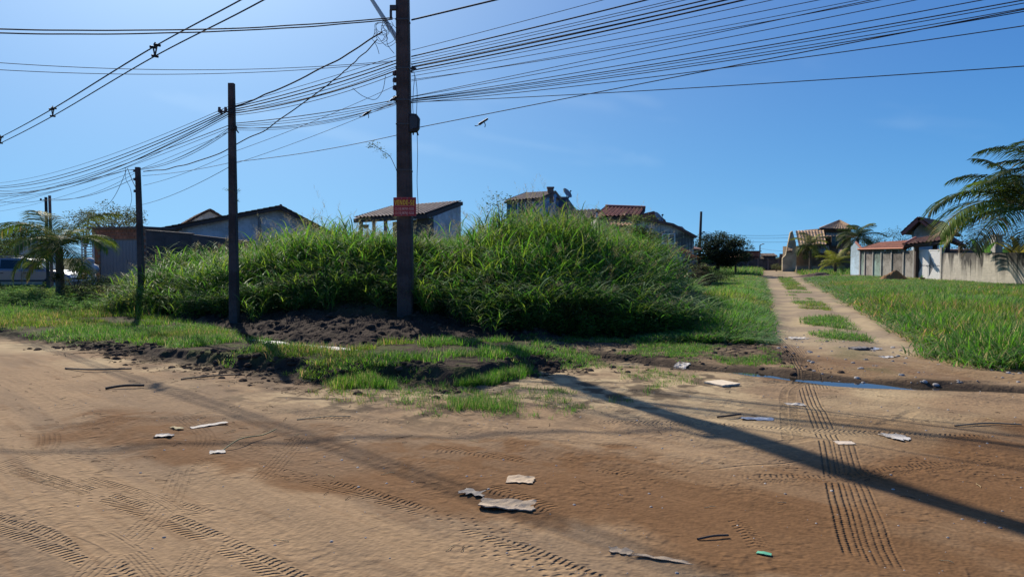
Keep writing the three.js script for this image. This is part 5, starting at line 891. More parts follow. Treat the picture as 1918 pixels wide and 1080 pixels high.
// a coconut frond from the heart of the crown: az = bearing, el = angle above level at its root, droop = how far it bends down
function frond(R, az, el, len, droop, col, dry = 0, leafLen = 0.27) {
  const S = new Strips(), dirH = V(Math.cos(az), 0, Math.sin(az)), side = V(-Math.sin(az), 0, Math.cos(az)), pts = [], n = 26; let p = V(0, 0, 0), th = el;
  for (let k = 0; k <= n; k++) { pts.push(p.clone()); th = el - droop * Math.pow(k / n, 1.25); p = p.clone().addScaledVector(dirH, Math.cos(th) * len / n).addScaledVector(V(0, 1, 0), Math.sin(th) * len / n); }
  const rib = new THREE.TubeGeometry(new THREE.CatmullRomCurve3(pts), 16, 0.016 * len / 3, 4); const cc = new Float32Array(rib.attributes.position.count * 3); for (let k = 0; k < cc.length; k += 3) { cc[k] = 0.2; cc[k + 1] = 0.2; cc[k + 2] = 0.06; } rib.setAttribute('color', new THREE.BufferAttribute(cc, 3)); rib.deleteAttribute('uv');
  const m = 58;
  for (let k = 4; k < m; k++) for (const s of [-1, 1]) {
    const u = (k + R() * 0.5) / m, i = u * n, a = pts[Math.min(n - 1, Math.floor(i))], b = pts[Math.min(n, Math.floor(i) + 1)], q = a.clone().lerp(b, i % 1), t = b.clone().sub(a).normalize();
    const L2 = len * leafLen * (0.45 + 1.0 * Math.sin(Math.PI * Math.min(1, 0.12 + u * 0.86))) * (0.85 + 0.3 * R()), fwd = 0.45 + 0.5 * u, up = V(0, 1, 0);
    let d = side.clone().multiplyScalar(s).addScaledVector(t, fwd).addScaledVector(up, 0.18 - 0.1 * R()).normalize(); const w = 0.032 * len / 3 * (0.9 + 0.4 * R()), base = S.p.length / 3, seg = 3, hang2 = 0.5 + 0.55 * R(); let c = q.clone(); const c0 = vary(R, col, 0.25), dd = dry > 0 && R() < dry ? vary(R, [0.30, 0.22, 0.09]) : c0;
    for (let g = 0; g <= seg; g++) { const ww = w * (g === seg ? 0.1 : g === 0 ? 0.7 : 1), wd = t.clone().cross(d).cross(d).normalize(); const nn = wd.clone().cross(d).normalize(); for (const e of [-1, 1]) { S.p.push(c.x + wd.x * ww * e / 2, c.y + wd.y * ww * e / 2, c.z + wd.z * ww * e / 2); S.n.push(nn.x + wd.x * 0.3 * e, nn.y + wd.y * 0.3 * e, nn.z + wd.z * 0.3 * e); S.c.push(...dd); } if (g < seg) { const f = base + g * 2; S.i.push(f, f + 1, f + 2, f + 1, f + 3, f + 2); } c = c.clone().addScaledVector(d, L2 / seg); d = d.addScaledVector(up, -hang2 * 0.55).normalize(); }
  }
  return merged([S.geometry(), rib]);
}
function palm(label, at, heart, r0, r1, list, seed, group) {           // at: foot; heart: height of the crown; list of [az, el, len, droop, colour, dry]
  const t = thing('coconut_palm', label, 'palm tree', [at.x, at.y, at.z], 0, group), R = rng(seed);
  const n = 14, pts = []; for (let k = 0; k <= n; k++) pts.push(new THREE.Vector2(mix(r0, r1, Math.pow(k / n, 0.7)) * (k % 2 ? 1.06 : 0.97), heart * k / n)); pts.push(new THREE.Vector2(0.001, heart + 0.1));
  obj('trunk', new THREE.LatheGeometry(pts, 10), barkMat, t);
  for (const f of list) { const m = obj('frond', frond(R, ...f), palmMat, t); m.position.y = heart; }
  return t;
}
const deg = Math.PI / 180, PG = [0.115, 0.18, 0.02], PD = [0.045, 0.075, 0.02], PY = [0.24, 0.26, 0.03];
const ring = (R, n, len, col, { e0 = 70, e1 = -10, dr = 1.3, dry = 0.05, yellow = 0.2 } = {}) => Array.from({ length: n }, (_, k) => { const f = k / (n - 1); return [k * 2.399 + R() * 0.4, mix(e0, e1, f) * deg, len * (0.85 + 0.3 * R()), dr * (0.75 + 0.5 * R()), R() < yellow ? PY : col, dry * (0.5 + f)]; });
{ // young palm on the left, in front of the pale wall
  const R = rng(61), p = spot(112, 540, 27), y = ground(p.x, 27);
  const list = [[Math.PI, 58 * deg, 2.5, 1.75, PG, 0.1], [Math.PI + 0.5, 70 * deg, 2.0, 1.0, [0.17, 0.19, 0.03], 0], [-0.3, 62 * deg, 2.3, 1.1, [0.12, 0.15, 0.03], 0], [0.1, 35 * deg, 2.1, 1.5, PG, 0.1], [0.5, 5 * deg, 1.9, 1.4, PY, 0.2], [2.6, 0, 1.9, 1.5, PG, 0.2], [1.4, 20 * deg, 1.7, 1.7, PG, 0.15], [2.0, 40 * deg, 1.9, 1.9, PG, 0.1], [1.0, 45 * deg, 2, 1.9, PD, 0.1], [-0.8, 40 * deg, 2, 1.4, PG, 0], [-1.8, 50 * deg, 2, 1.3, PG, 0], [-2.5, 30 * deg, 2, 1.4, PD, 0], [3.6, 20 * deg, 2, 1.6, PG, 0.2], [0.2, -15 * deg, 1.6, 1.0, PY, 0.5], [2.9, -20 * deg, 1.6, 1.0, PY, 0.5]];
  palm('young yellow-green coconut palm beside the silver car', V(p.x, y - 0.05, p.z), 1.95 - y, 0.17, 0.12, list.map(f => [...f.slice(0, 6), 0.36]), 62);
}
{ // two palms and a young yellow one before the beige house
  const R = rng(63), g = (px, py, d) => { const s = spot(px, py, d); return V(s.x, ground(s.x, d) - 0.05, s.z); };
  palm('slender coconut palm before the beige house wall', g(1518, 508, 72), 2.75, 0.14, 0.1, ring(R, 15, 1.85, PD, { e0: 75, e1: -25, dr: 1.5 }), 64);
  palm('small yellow-green coconut palm before the beige house', g(1565, 517, 62), 1.0, 0.15, 0.12, ring(R, 13, 1.55, PY, { e0: 80, e1: 0, dr: 1.2, yellow: 0.8 }), 65);
  palm('tall dark coconut palm rising behind the pale blue gable wall', g(1606, 512, 68), 3.3, 0.16, 0.12, ring(R, 18, 2.3, PD, { e0: 80, e1: -20, dr: 1.4 }), 66);
}
{ // the big palm whose crown hangs over the grey wall
  const p = spot(1926, 540, 38.2), list = [[-2.95, 38 * deg, 5.3, 1.6, PD, 0], [3.02, 22 * deg, 5.7, 1.5, PG, 0.12], [-2.75, 62 * deg, 4.3, 1.5, PD, 0], [-2.4, 78 * deg, 4.0, 1.2, PD, 0], [2.75, 4 * deg, 5.0, 1.2, [0.17, 0.13, 0.04], 0.5], [2.5, 25 * deg, 4.6, 1.5, PG, 0.15], [2.2, -8 * deg, 4.0, 0.9, [0.15, 0.12, 0.04], 0.4], [1.9, 35 * deg, 4.4, 1.7, PG, 0.1], [1.5, 10 * deg, 4.2, 1.3, PG, 0.2], [2.9, 55 * deg, 4.4, 1.7, PG, 0], [2.3, 60 * deg, 4.4, 1.8, PD, 0], [3.4, 8 * deg, 4.6, 1.3, PG, 0.2], [-2.2, 20 * deg, 4.4, 1.3, PD, 0.1], [-1.5, 50 * deg, 4.4, 1.4, PD, 0], [-0.7, 30 * deg, 4.4, 1.4, PD, 0], [0, 45 * deg, 4.4, 1.4, PD, 0], [0.8, 30 * deg, 4.4, 1.4, PD, 0]];
  palm('large coconut palm with heavy drooping fronds over the grey wall', V(p.x, ground(p.x, 38.2) - 0.05, p.z), 3.95, 0.24, 0.17, list, 67);
  const q = spot(1985, 540, 36.5); const R = rng(68);
  palm('coconut palm with upright fronds beside the large drooping palm', V(q.x, ground(q.x, 36.5) - 0.05, q.z), 5.3, 0.22, 0.16, [[-2.9, 55 * deg, 4.2, 1.3, PD, 0], [3.1, 30 * deg, 4.0, 1.3, PD, 0], [2.7, 60 * deg, 4, 1.4, PD, 0], ...ring(R, 9, 3.8, PD, { e0: 70, e1: 20 })], 69);
}
function bananaPlant(label, at, h, seed, col) {
  const t = thing('banana_plant', label, 'banana plant', [at.x, at.y, at.z]), R = rng(seed); obj('stem', rod(V(0, 0, 0), V(0.05, h * 0.6, 0), 0.11, 0.07, 9), mat(0.14, 0.15, 0.06), t);
  for (let k = 0; k < 7; k++) { const S = new Strips(), az = k * 2.4 + R(); S.blade(0.05, h * 0.55, 0, az, h * (0.75 + 0.3 * R()), 0.42, 0.15 + 0.5 * R(), 0.9 + 0.7 * R(), 8, vary(R, col, 0.2), 0.35); obj('leaf', S.geometry(), grassMat, t); }
}
{ const s = spot(1836, 520, 43.2); bananaPlant('green banana plant looking over the grey wall', V(s.x, 0, s.z), 2.15, 71, [0.07, 0.17, 0.03]); const q = spot(1908, 520, 41); bananaPlant('yellowish banana plant behind the grey wall beside the white pillar', V(q.x, 0, q.z), 2.2, 72, [0.22, 0.20, 0.03]); const r = spot(1888, 520, 43.5); bananaPlant('dark banana plant just behind the white pillar', V(r.x, 0, r.z), 2.0, 73, [0.06, 0.14, 0.03]); }

// trees and shrubs: limbs that fork, and leaves in clumps round their ends
function tree(name, label, category, at, { h, trunkH, rx, ry, rz = rx, clumps, leaves, leaf = 0.14, seed, col, tone = 0.25, trunkR = 0.12, open = 0, group, stems = 1, flat = 1 }) {
  const t = thing(name, label, category, [at.x, at.y, at.z], 0, group), R = rng(seed), limbs = [], S = new Strips(), centre = V(0, h - ry, 0);
  const tips = []; for (let k = 0; k < clumps; k++) { let v; do v = V(R() * 2 - 1, R() * 2 - 1, R() * 2 - 1); while (v.length() > 1 || v.length() < open); if (v.y < -0.2) v.y *= flat; tips.push(V(v.x * rx, v.y * ry, v.z * rz).add(centre)); }
  for (let s = 0; s < stems; s++) { const a = R() * 6.3; limbs.push(rod(V(Math.cos(a) * 0.1 * (stems - 1), -0.1, Math.sin(a) * 0.1 * (stems - 1)), V(Math.cos(a) * 0.25 * (stems - 1), trunkH, Math.sin(a) * 0.25 * (stems - 1)), trunkR, trunkR * 0.7, 8)); }
  obj('trunk', limbs, barkMat, t);
  const br = []; tips.forEach((p, k) => { if (k % Math.max(1, Math.round(clumps / 26))) return; const m = V(p.x * 0.4, mix(trunkH, p.y, 0.55) + 0.1 * ry, p.z * 0.4); br.push(rod(V(0, trunkH * 0.9, 0), m, trunkR * 0.45, trunkR * 0.25, 5), rod(m, p, trunkR * 0.25, trunkR * 0.06, 5)); }); obj('limbs', br, barkMat, t);
  const per = Math.ceil(leaves / clumps), spread = Math.max(rx, ry) * 0.27;
  for (const p of tips) { const c = vary(R, col, tone); for (let k = 0; k < per; k++) { const a = R() * 6.283, e = Math.asin(R() * 2 - 1), r = spread * Math.pow(R(), 0.5), q = V(p.x + Math.cos(a) * Math.cos(e) * r * 1.2, p.y + Math.sin(e) * r * 0.65, p.z + Math.sin(a) * Math.cos(e) * r * 1.2), az = R() * 6.283, el = R() * 1.2 - 0.7; S.leaf(q, V(Math.cos(az) * Math.cos(el), Math.sin(el), Math.sin(az) * Math.cos(el)), V(-Math.sin(az), (R() - 0.5) * 0.8, Math.cos(az)).normalize(), leaf * (0.7 + 0.7 * R()), leaf * (0.45 + 0.35 * R()), vary(R, c, 0.25)); } }
  obj('crown', S.geometry(), matteLeaf, t); return t;
}
const foot = (px, d, dy = 0) => { const x = (px - 959) / FOCAL * d; return V(x, ground(x, d) + dy, -d); };
tree('spreading_tree', 'open spreading tree with flat leaf tiers behind the brick garage', 'tree', foot(205, 66), { h: 6.2, trunkH: 2.6, rx: 3.0, ry: 1.1, clumps: 34, leaves: 2600, leaf: 0.2, seed: 81, col: [0.10, 0.12, 0.035], open: 0.5 });
tree('spreading_tree', 'small thin-crowned tree beside the short grey post', 'tree', foot(246, 62), { h: 4.9, trunkH: 2.5, rx: 1.6, ry: 0.9, clumps: 16, leaves: 1100, leaf: 0.18, seed: 82, col: [0.09, 0.10, 0.035], open: 0.3 });
tree('spreading_tree', 'sparse tree with bare upper twigs behind the young palm', 'tree', foot(160, 60), { h: 5.4, trunkH: 2.4, rx: 1.9, ry: 1.1, clumps: 14, leaves: 900, leaf: 0.18, seed: 83, col: [0.10, 0.115, 0.035], open: 0.5 });
tree('broad_tree', 'dense dark round tree behind the silver car', 'tree', foot(40, 60), { h: 4.3, trunkH: 1.4, rx: 2.2, ry: 1.7, clumps: 60, leaves: 4200, leaf: 0.2, seed: 84, col: [0.035, 0.07, 0.02] });
tree('broad_tree', 'green leafy tree beside the garden hut', 'tree', foot(8, 52), { h: 3.3, trunkH: 1.0, rx: 2.4, ry: 1.5, clumps: 60, leaves: 4200, leaf: 0.18, seed: 85, col: [0.06, 0.10, 0.025] });
tree('broad_tree', 'lighter low tree just behind the silver car roof', 'tree', foot(28, 47), { h: 2.6, trunkH: 0.7, rx: 1.6, ry: 1.1, clumps: 40, leaves: 2600, leaf: 0.15, seed: 86, col: [0.08, 0.13, 0.03] });
tree('broad_tree', 'hazy far tree beyond the dark round tree', 'tree', foot(-20, 90), { h: 5.2, trunkH: 2, rx: 4.5, ry: 2.2, clumps: 60, leaves: 3600, leaf: 0.3, seed: 87, col: [0.05, 0.09, 0.04] });
tree('broad_tree', 'dark spreading tree with layered branches beside the far post', 'tree', foot(1345, 60), { h: 3.5, trunkH: 1.2, rx: 2.3, ry: 1.5, clumps: 110, leaves: 10500, leaf: 0.19, seed: 88, col: [0.028, 0.05, 0.02], trunkR: 0.2, flat: 0.8 });
tree('broad_tree', 'leaning outer crown of dark foliage reaching over the block wall', 'tree', foot(1378, 62), { h: 2.7, trunkH: 1.0, rx: 1.4, ry: 0.85, clumps: 24, leaves: 1500, leaf: 0.17, seed: 89, col: [0.03, 0.05, 0.02], open: 0.4 });
tree('broad_tree', 'green bushy tree beyond the block wall', 'tree', foot(1447, 108), { h: 1.75, trunkH: 0.6, rx: 1.7, ry: 0.8, clumps: 20, leaves: 1200, leaf: 0.2, seed: 90, col: [0.07, 0.10, 0.025] });
tree('broad_tree', 'grey-green loose tree between the beige house and the tiled house', 'tree', foot(1672, 74), { h: 4.35, trunkH: 1.4, rx: 2.9, ry: 1.6, clumps: 50, leaves: 3200, leaf: 0.17, seed: 91, col: [0.05, 0.075, 0.03], open: 0.3 });
tree('broad_tree', 'dark garden tree behind the entrance roof', 'tree', foot(1850, 58), { h: 3.6, trunkH: 1.0, rx: 4.2, ry: 1.9, clumps: 70, leaves: 4200, leaf: 0.2, seed: 92, col: [0.03, 0.05, 0.018] });
// shrubs
const shrub = (label, px, d, h, r, col, seed, leaves = 1500, leaf = 0.09) => tree('shrub', label, 'shrub', foot(px, d, -0.05), { h, trunkH: h * 0.3, rx: r, ry: h * 0.45, clumps: 26, leaves, leaf, seed, col, trunkR: 0.03, stems: 3 });
shrub('rusty brown withered shrub beside the tile-capped garden wall', 1282, 36, 1.75, 0.75, [0.20, 0.095, 0.035], 101, 1700);
shrub('dark shrub with brown stems at the end of the mound', 1302, 33, 1.35, 0.7, [0.055, 0.05, 0.02], 102);
shrub('fresh green shrub before the garden wall', 1318, 38, 1.45, 0.7, [0.07, 0.13, 0.03], 103);
shrub('low green bush beside the far verge', 1345, 42, 0.95, 1.1, [0.06, 0.12, 0.025], 104);
shrub('light green bushy weed topping the right end of the mound', 1205, 22, 1.9, 0.55, [0.10, 0.15, 0.04], 105);
shrub('bushy weed with small leaves topping the mound before the blue house', 938, 19, 2.75, 0.45, [0.08, 0.12, 0.035], 106, 900, 0.07);
shrub('dark leafy shrub at the foot of the young palm', 140, 27, 1.35, 0.8, [0.045, 0.075, 0.02], 107);
shrub('broad weedy shrub before the brick garage', 210, 26, 1.1, 1.0, [0.07, 0.105, 0.03], 108);
shrub('brownish low shrub on the bank beside the short post', 240, 23, 0.8, 0.8, [0.09, 0.085, 0.03], 109);
shrub('low yellow-green shrub between the palm and the verge', 165, 24.5, 0.6, 0.8, [0.13, 0.15, 0.03], 110);
shrub('dark green creeper clump under the tree at the garden wall', 1330, 34, 0.9, 0.7, [0.03, 0.055, 0.02], 111);
shrub('low green plant behind the tile-topped panel wall', 1632, 57, 2.5, 0.6, [0.10, 0.15, 0.03], 112);
shrub('small fern-like plant growing behind the panel wall', 1645, 54, 2.45, 0.35, [0.09, 0.15, 0.03], 113, 600);
shrub('grass clump with pale stalks beside the beige house', 1460, 80, 0.9, 0.9, [0.12, 0.14, 0.05], 114);
{ // sprigs that grow on the poles
  const vine = (label, pts, tips, seed, n) => { const t = thing('climbing_vine', label, 'vine', [0, 0, 0]); const w = pts.map(p => spot(...p)), o = w[0].clone(); t.position.copy(o); obj('stem', tube(w.map(p => L(o, p)), 0.006, 24), mat(0.10, 0.10, 0.05), t); const S = new Strips(), R = rng(seed); for (const [px, py, d, r] of tips) { const c = L(o, spot(px, py, d)); for (let k = 0; k < n; k++) { const a = R() * 6.283, q = V(c.x + (R() - 0.5) * r * 2, c.y + (R() - 0.5) * r * 1.3, c.z + (R() - 0.5) * r), el = R() - 0.5; S.leaf(q, V(Math.cos(a) * Math.cos(el), Math.sin(el), Math.sin(a) * Math.cos(el)), V(-Math.sin(a), 0.3, Math.cos(a)).normalize(), 0.045 + 0.03 * R(), 0.025, vary(R, [0.12, 0.16, 0.06], 0.3)); } } obj('leaves', S.geometry(), matteLeaf, t); };
  vine('leafy sprig on a thin stem sticking out from the concrete pole', [[747, 330, 15.6], [738, 308, 15.5], [728, 290, 15.45], [715, 282, 15.4], [697, 268, 15.4]], [[700, 270, 15.4, 0.11], [711, 279, 15.4, 0.11], [722, 292, 15.45, 0.09], [693, 272, 15.4, 0.06]], 121, 26);
  vine('thin leafy twig clinging to the top third of the square post', [[441, 395, 16.9], [443, 372, 16.85], [437, 358, 16.8], [425, 355, 16.8]], [[424, 355, 16.8, 0.07], [447, 358, 16.8, 0.06], [443, 375, 16.8, 0.05]], 122, 14);
}

// ---------------------------------------------------------------- the silver car
{
  const p = spot(62, 548, 33), gy = ground(p.x, 33), t = thing('parked_car', 'silver people carrier parked beside the young palm', 'car', [p.x, gy, p.z], 0.06);
  const paint = mat(0.16, 0.17, 0.19, { physical: true, metalness: 0.6, roughness: 0.32, clearcoat: 1, clearcoatRoughness: 0.05 }), trim = mat(0.03, 0.03, 0.032, { roughness: 0.6 }), tint2 = mat(0.012, 0.014, 0.017, { physical: true, roughness: 0.05 }), W = 1.7;
  // outline of the side, nose to the right (x forward), drawn round the wheel arches
  const arch = (cx, r, n = 9) => Array.from({ length: n }, (_, k) => { const a = Math.PI - Math.PI * k / (n - 1); return [cx + Math.cos(a) * r, 0.31 + Math.sin(a) * r]; });
  const low = [[-1.95, 0.30], ...arch(-1.27, 0.36), ...arch(1.25, 0.36), [1.98, 0.28], [2.06, 0.45], [2.04, 0.68], [1.92, 0.80], [1.45, 0.93], [0.98, 1.0], [-1.0, 1.04], [-1.9, 1.05], [-2.06, 0.95], [-2.1, 0.6], [-2.05, 0.36]];
  obj('body', poly(low, W, 0.06).translate(0, 0, W / 2), paint, t);
  const cab = [[1.02, 0.98], [0.42, 1.40], [0.1, 1.50], [-0.6, 1.55], [-1.5, 1.53], [-1.86, 1.44], [-2.03, 1.0]]; const cabG = poly(cab, W - 0.16, 0.07).translate(0, 0, (W - 0.16) / 2), cp = cabG.attributes.position; for (let k = 0; k < cp.count; k++) { const y = cp.getY(k); cp.setZ(k, cp.getZ(k) * (1 - 0.28 * Math.max(0, y - 1.0))); } cabG.computeVertexNormals(); obj('cabin', cabG, paint, t);
  const slant = (g, z) => { const q = g.attributes.position; for (let k = 0; k < q.count; k++) { const y = q.getY(k), s = Math.sign(z); q.setZ(k, q.getZ(k) * 0.4 + s * ((W - 0.16) / 2 * (1 - 0.28 * Math.max(0, y - 1.0)) + 0.006)); } g.computeVertexNormals(); return g; };
  for (const z of [1, -1]) {
    for (const [name, pts] of [['front_window', [[0.78, 1.04], [0.36, 1.36], [-0.02, 1.43], [-0.02, 1.06]]], ['rear_window', [[-0.1, 1.06], [-0.1, 1.435], [-0.95, 1.46], [-0.95, 1.07]]], ['quarter_window', [[-1.03, 1.08], [-1.03, 1.46], [-1.6, 1.43], [-1.82, 1.1]]]]) obj(name, slant(poly(pts, 0.02).translate(0, 0, 0.01), z), tint2, t);
    const m = obj('side_mirror', [box(0.1, 0.14, 0.2, 0.78, 1.1, z * (W / 2 + 0.08), 0.03)], trim, t);
    obj('side_moulding', [box(2.1, 0.07, 0.03, 0, 0.55, z * (W / 2 + 0.005), 0.01)], trim, t);
    for (const x of [0.15, -0.85]) { const d = new THREE.Group(); d.name = 'door'; t.add(d); obj('seam', [box(0.012, 0.6, 0.012, x - 0.16, 0.72, z * (W / 2 - 0.001))], trim, d); obj('handle', box(0.16, 0.03, 0.03, x, 0.88, z * (W / 2 + 0.01), 0.008), trim, d); }
    for (const x of [-1.27, 1.25]) { const w = new THREE.Group(); w.name = 'wheel'; w.position.set(x, 0.31, z * (W / 2 - 0.12)); t.add(w); obj('tyre', new THREE.TorusGeometry(0.235, 0.075, 10, 26).scale(1, 1, 1.3), rubber, w); obj('rim', [new THREE.CylinderGeometry(0.19, 0.19, 0.1, 20).rotateX(Math.PI / 2), ...Array.from({ length: 6 }, (_, k) => box(0.05, 0.17, 0.02, 0, 0.09, z * 0.058).rotateZ(k * Math.PI / 3))], mat(0.4, 0.4, 0.41, { metalness: 0.8, roughness: 0.4 }), w); }
    obj('headlight', box(0.22, 0.16, 0.36, 1.86, 0.72, z * 0.58, 0.04), mat(0.5, 0.52, 0.55, { roughness: 0.1 }), t); obj('tail_light', box(0.14, 0.5, 0.14, -2.0, 1.05, z * 0.7, 0.03), mat(0.25, 0.015, 0.015, { roughness: 0.2 }), t);
    obj('roof_rail', [tube([V(0.0, 1.52, z * 0.6), V(-0.1, 1.58, z * 0.6), V(-0.8, 1.6, z * 0.6), V(-1.4, 1.58, z * 0.6), V(-1.5, 1.53, z * 0.6)], 0.018, 20, 6)], steel, t);
  }
  obj('windscreen', quadSlab(V(0.98, 1.045, -0.66), V(0.98, 1.045, 0.66), V(0.47, 1.405, 0.6), V(0.47, 1.405, -0.6), 0.02), tint2, t);
  obj('front_bumper', box(0.16, 0.3, W - 0.06, 2.02, 0.42, 0, 0.05), paint, t); obj('grille', box(0.03, 0.12, 0.7, 2.07, 0.64, 0, 0.01), trim, t); obj('rear_bumper', box(0.16, 0.3, W - 0.06, -2.06, 0.48, 0, 0.05), paint, t); obj('aerial', rod(V(-0.2, 1.53, 0), V(-0.5, 1.85, 0), 0.006), trim, t);
}

// ---------------------------------------------------------------- litter, clods and debris
function crumpled(w, l, seed, amp = 0.03, ragged = 0.12, thick = 0.006) {   // a torn, buckled sheet with an upper and an under side
  const R = rng(seed), n = 26, m = 12, pos = [], idx = [], top = [];
  for (let j = 0; j <= m; j++) for (let i = 0; i <= n; i++) {
    const u = i / n - 0.5, v = j / m - 0.5; let x = u * w, z = v * l;
    const e = 1 + ragged * (noise(u * 9 + seed, v > 0 ? 3 : 7) - 0.5) * 2; z *= e; x *= 1 + ragged * (noise(v * 7 + seed * 3, u > 0 ? 5 : 9) - 0.5);
    const fold = Math.abs(((x * 5 + z * 3 + seed) % 0.5) - 0.25), y = amp * (-0.25 + 0.9 * (fbm(x * 14 + seed * 5, z * 14, 3) - 0.3)) + amp * 0.8 * fold + amp * 0.3 * Math.pow(Math.abs(v) * 2, 3) * noise(seed, v > 0 ? 1 : 2);
    top.push([x, Math.max(-0.004, y), z]);
  }
  const N = top.length; top.forEach(p => pos.push(p[0], p[1] + thick, p[2])); top.forEach(p => pos.push(p[0], p[1], p[2]));
  const row = n + 1; for (let j = 0; j < m; j++) for (let i = 0; i < n; i++) { const a = j * row + i; idx.push(a, a + row, a + 1, a + 1, a + row, a + row + 1, N + a, N + a + 1, N + a + row, N + a + 1, N + a + row + 1, N + a + row); }
  const rim = []; for (let i = 0; i < row; i++) rim.push(i); for (let j = 1; j <= m; j++) rim.push(j * row + n); for (let i = n - 1; i >= 0; i--) rim.push(m * row + i); for (let j = m - 1; j > 0; j--) rim.push(j * row); rim.forEach((a, k) => { const b = rim[(k + 1) % rim.length]; idx.push(a, b, N + a, b, N + b, N + a); });
  const g = new THREE.BufferGeometry(); g.setAttribute('position', new THREE.Float32BufferAttribute(pos, 3)); g.setIndex(idx); const f = g.toNonIndexed(); f.computeVertexNormals(); return metreUV(f, 0.5);
}
const card = mat(0.56, 0.44, 0.31, { map: blotchTex(8, 0.7, 1, 0.3), roughness: 0.95 }), paper = mat(0.66, 0.62, 0.56, { map: plasterTex }), greyPlastic = mat(0.34, 0.36, 0.40, { roughness: 0.35 }), greenPlastic = mat(0.12, 0.42, 0.24, { roughness: 0.4 }), foam = mat(0.72, 0.70, 0.66);
function litter(name, label, category, x, d, w, l, turn, m, seed, amp, o = {}) { const g = obj(name, crumpled(w, l, seed, amp, o.ragged ?? 0.15, o.thick ?? 0.004), m); g.position.copy(onGround(x, d, 0.004)); g.rotation.y = turn; if (o.tilt) g.rotation.z = o.tilt; return tag(g, label, category, o.group); }
litter('cardboard_strip', 'buckled strip of torn cardboard lying on the sand', 'cardboard', -0.03, 4.76, 0.37, 0.17, -0.22, card, 1, 0.03, { thick: 0.008 });
litter('cardboard_scrap', 'rumpled flat scrap of pale cardboard beyond the long strip', 'cardboard', 0.06, 5.26, 0.2, 0.16, -0.15, card, 2, 0.02);
litter('paper_scrap', 'trampled dirty paper shreds beside the cardboard strip', 'paper', -0.26, 5.02, 0.2, 0.1, -0.5, mat(0.30, 0.26, 0.21), 3, 0.02, { ragged: 0.5 });
litter('wood_offcut', 'pale flat wood offcut on the sand before the water', 'wood offcut', 2.62, 9.22, 0.3, 0.32, 0.5, mat(0.62, 0.52, 0.38), 4, 0.008, { thick: 0.02, ragged: 0.05 });
litter('plastic_sheet', 'flattened grey plastic bottle skin beside the pole shadow', 'plastic', 2.42, 7.28, 0.3, 0.1, -0.25, greyPlastic, 5, 0.025);
litter('paper_cup', 'crushed pale cup lying on the wheel tracks', 'cup', 3.05, 7.95, 0.2, 0.1, -0.1, paper, 6, 0.03);
litter('paper_strip', 'long white paper strip pressed into the sand', 'paper', -2.88, 7.02, 0.34, 0.07, 0.75, paper, 7, 0.015);
litter('paper_scrap', 'small white crumpled wrapper beside the long paper strip', 'paper', -3.08, 6.52, 0.15, 0.09, 0.1, paper, 8, 0.025);
litter('paper_scrap', 'white rag beside a bent straw on the sand', 'paper', -2.42, 6.05, 0.12, 0.07, 0.4, paper, 9, 0.02);
litter('plastic_wrapper', 'dusty yellowish wrapper by the end of the paper strip', 'wrapper', -3.12, 6.86, 0.14, 0.06, -0.5, mat(0.30, 0.25, 0.12), 10, 0.025);
litter('paper_scrap', 'torn pale packaging with a long tail in the sand', 'packaging', 0.6, 4.02, 0.13, 0.06, -0.3, card, 11, 0.025, { ragged: 0.4 });
litter('paper_strip', 'narrow trampled paper trail behind the torn packaging', 'paper', 0.8, 3.9, 0.3, 0.03, -0.4, card, 12, 0.01, { ragged: 0.5 });
litter('plastic_piece', 'small bright green plastic piece on damp sand', 'plastic', 1.36, 3.95, 0.075, 0.035, -0.45, greenPlastic, 13, 0.008);
litter('paper_smear', 'pale trodden paper patch right of the wheel tracks', 'paper', 3.38, 6.5, 0.16, 0.2, 0.3, paper, 14, 0.008, { ragged: 0.5, thick: 0.002 });
litter('paper_smear', 'round pale trodden patch beside the broad shadow', 'paper', 2.8, 6.2, 0.15, 0.1, 0.0, mat(0.55, 0.46, 0.36), 15, 0.008, { thick: 0.002 });
litter('cardboard_scrap', 'pale flat cardboard lying in the side road', 'cardboard', 5.66, 14.6, 0.42, 0.3, 0.1, paper, 16, 0.03);
litter('rubble_piece', 'grey broken tile lying in the side road', 'tile', 5.98, 12.7, 0.35, 0.2, 0.3, mat(0.16, 0.15, 0.15), 17, 0.03, { thick: 0.03 });
litter('plastic_sheet', 'grey plastic shard beside the broken tile', 'plastic', 6.3, 12.9, 0.3, 0.15, 0.6, greyPlastic, 18, 0.03);
litter('paper_scrap', 'crumpled grey paper near the edge of the side road', 'paper', 6.05, 11.9, 0.26, 0.15, 0.2, mat(0.4, 0.39, 0.38), 19, 0.03);
litter('paper_scrap', 'folded white paper standing by the water channel', 'paper', 2.55, 11.1, 0.2, 0.2, 0.9, paper, 20, 0.06, { tilt: 0.3 });
litter('plastic_wrapper', 'pale wrapper caught at the muddy channel edge', 'wrapper', 2.95, 10.75, 0.2, 0.1, 0.1, paper, 21, 0.04);
litter('plastic_bag', 'white plastic bag at the foot of the mound beside the verge', 'bag', 7.0, 30, 0.9, 0.5, 0.2, foam, 22, 0.25, { thick: 0.02 });
litter('plastic_bag', 'yellowish plastic bag dumped behind the white one', 'bag', 7.3, 32.5, 0.7, 0.5, 0.5, mat(0.6, 0.5, 0.25), 23, 0.3, { thick: 0.02 });
litter('cardboard_scrap', 'flattened pale boards lying on the grass before the car', 'cardboard', -15.8, 23.0, 1.4, 0.7, 0.2, mat(0.5, 0.45, 0.38), 24, 0.06, { thick: 0.03 });
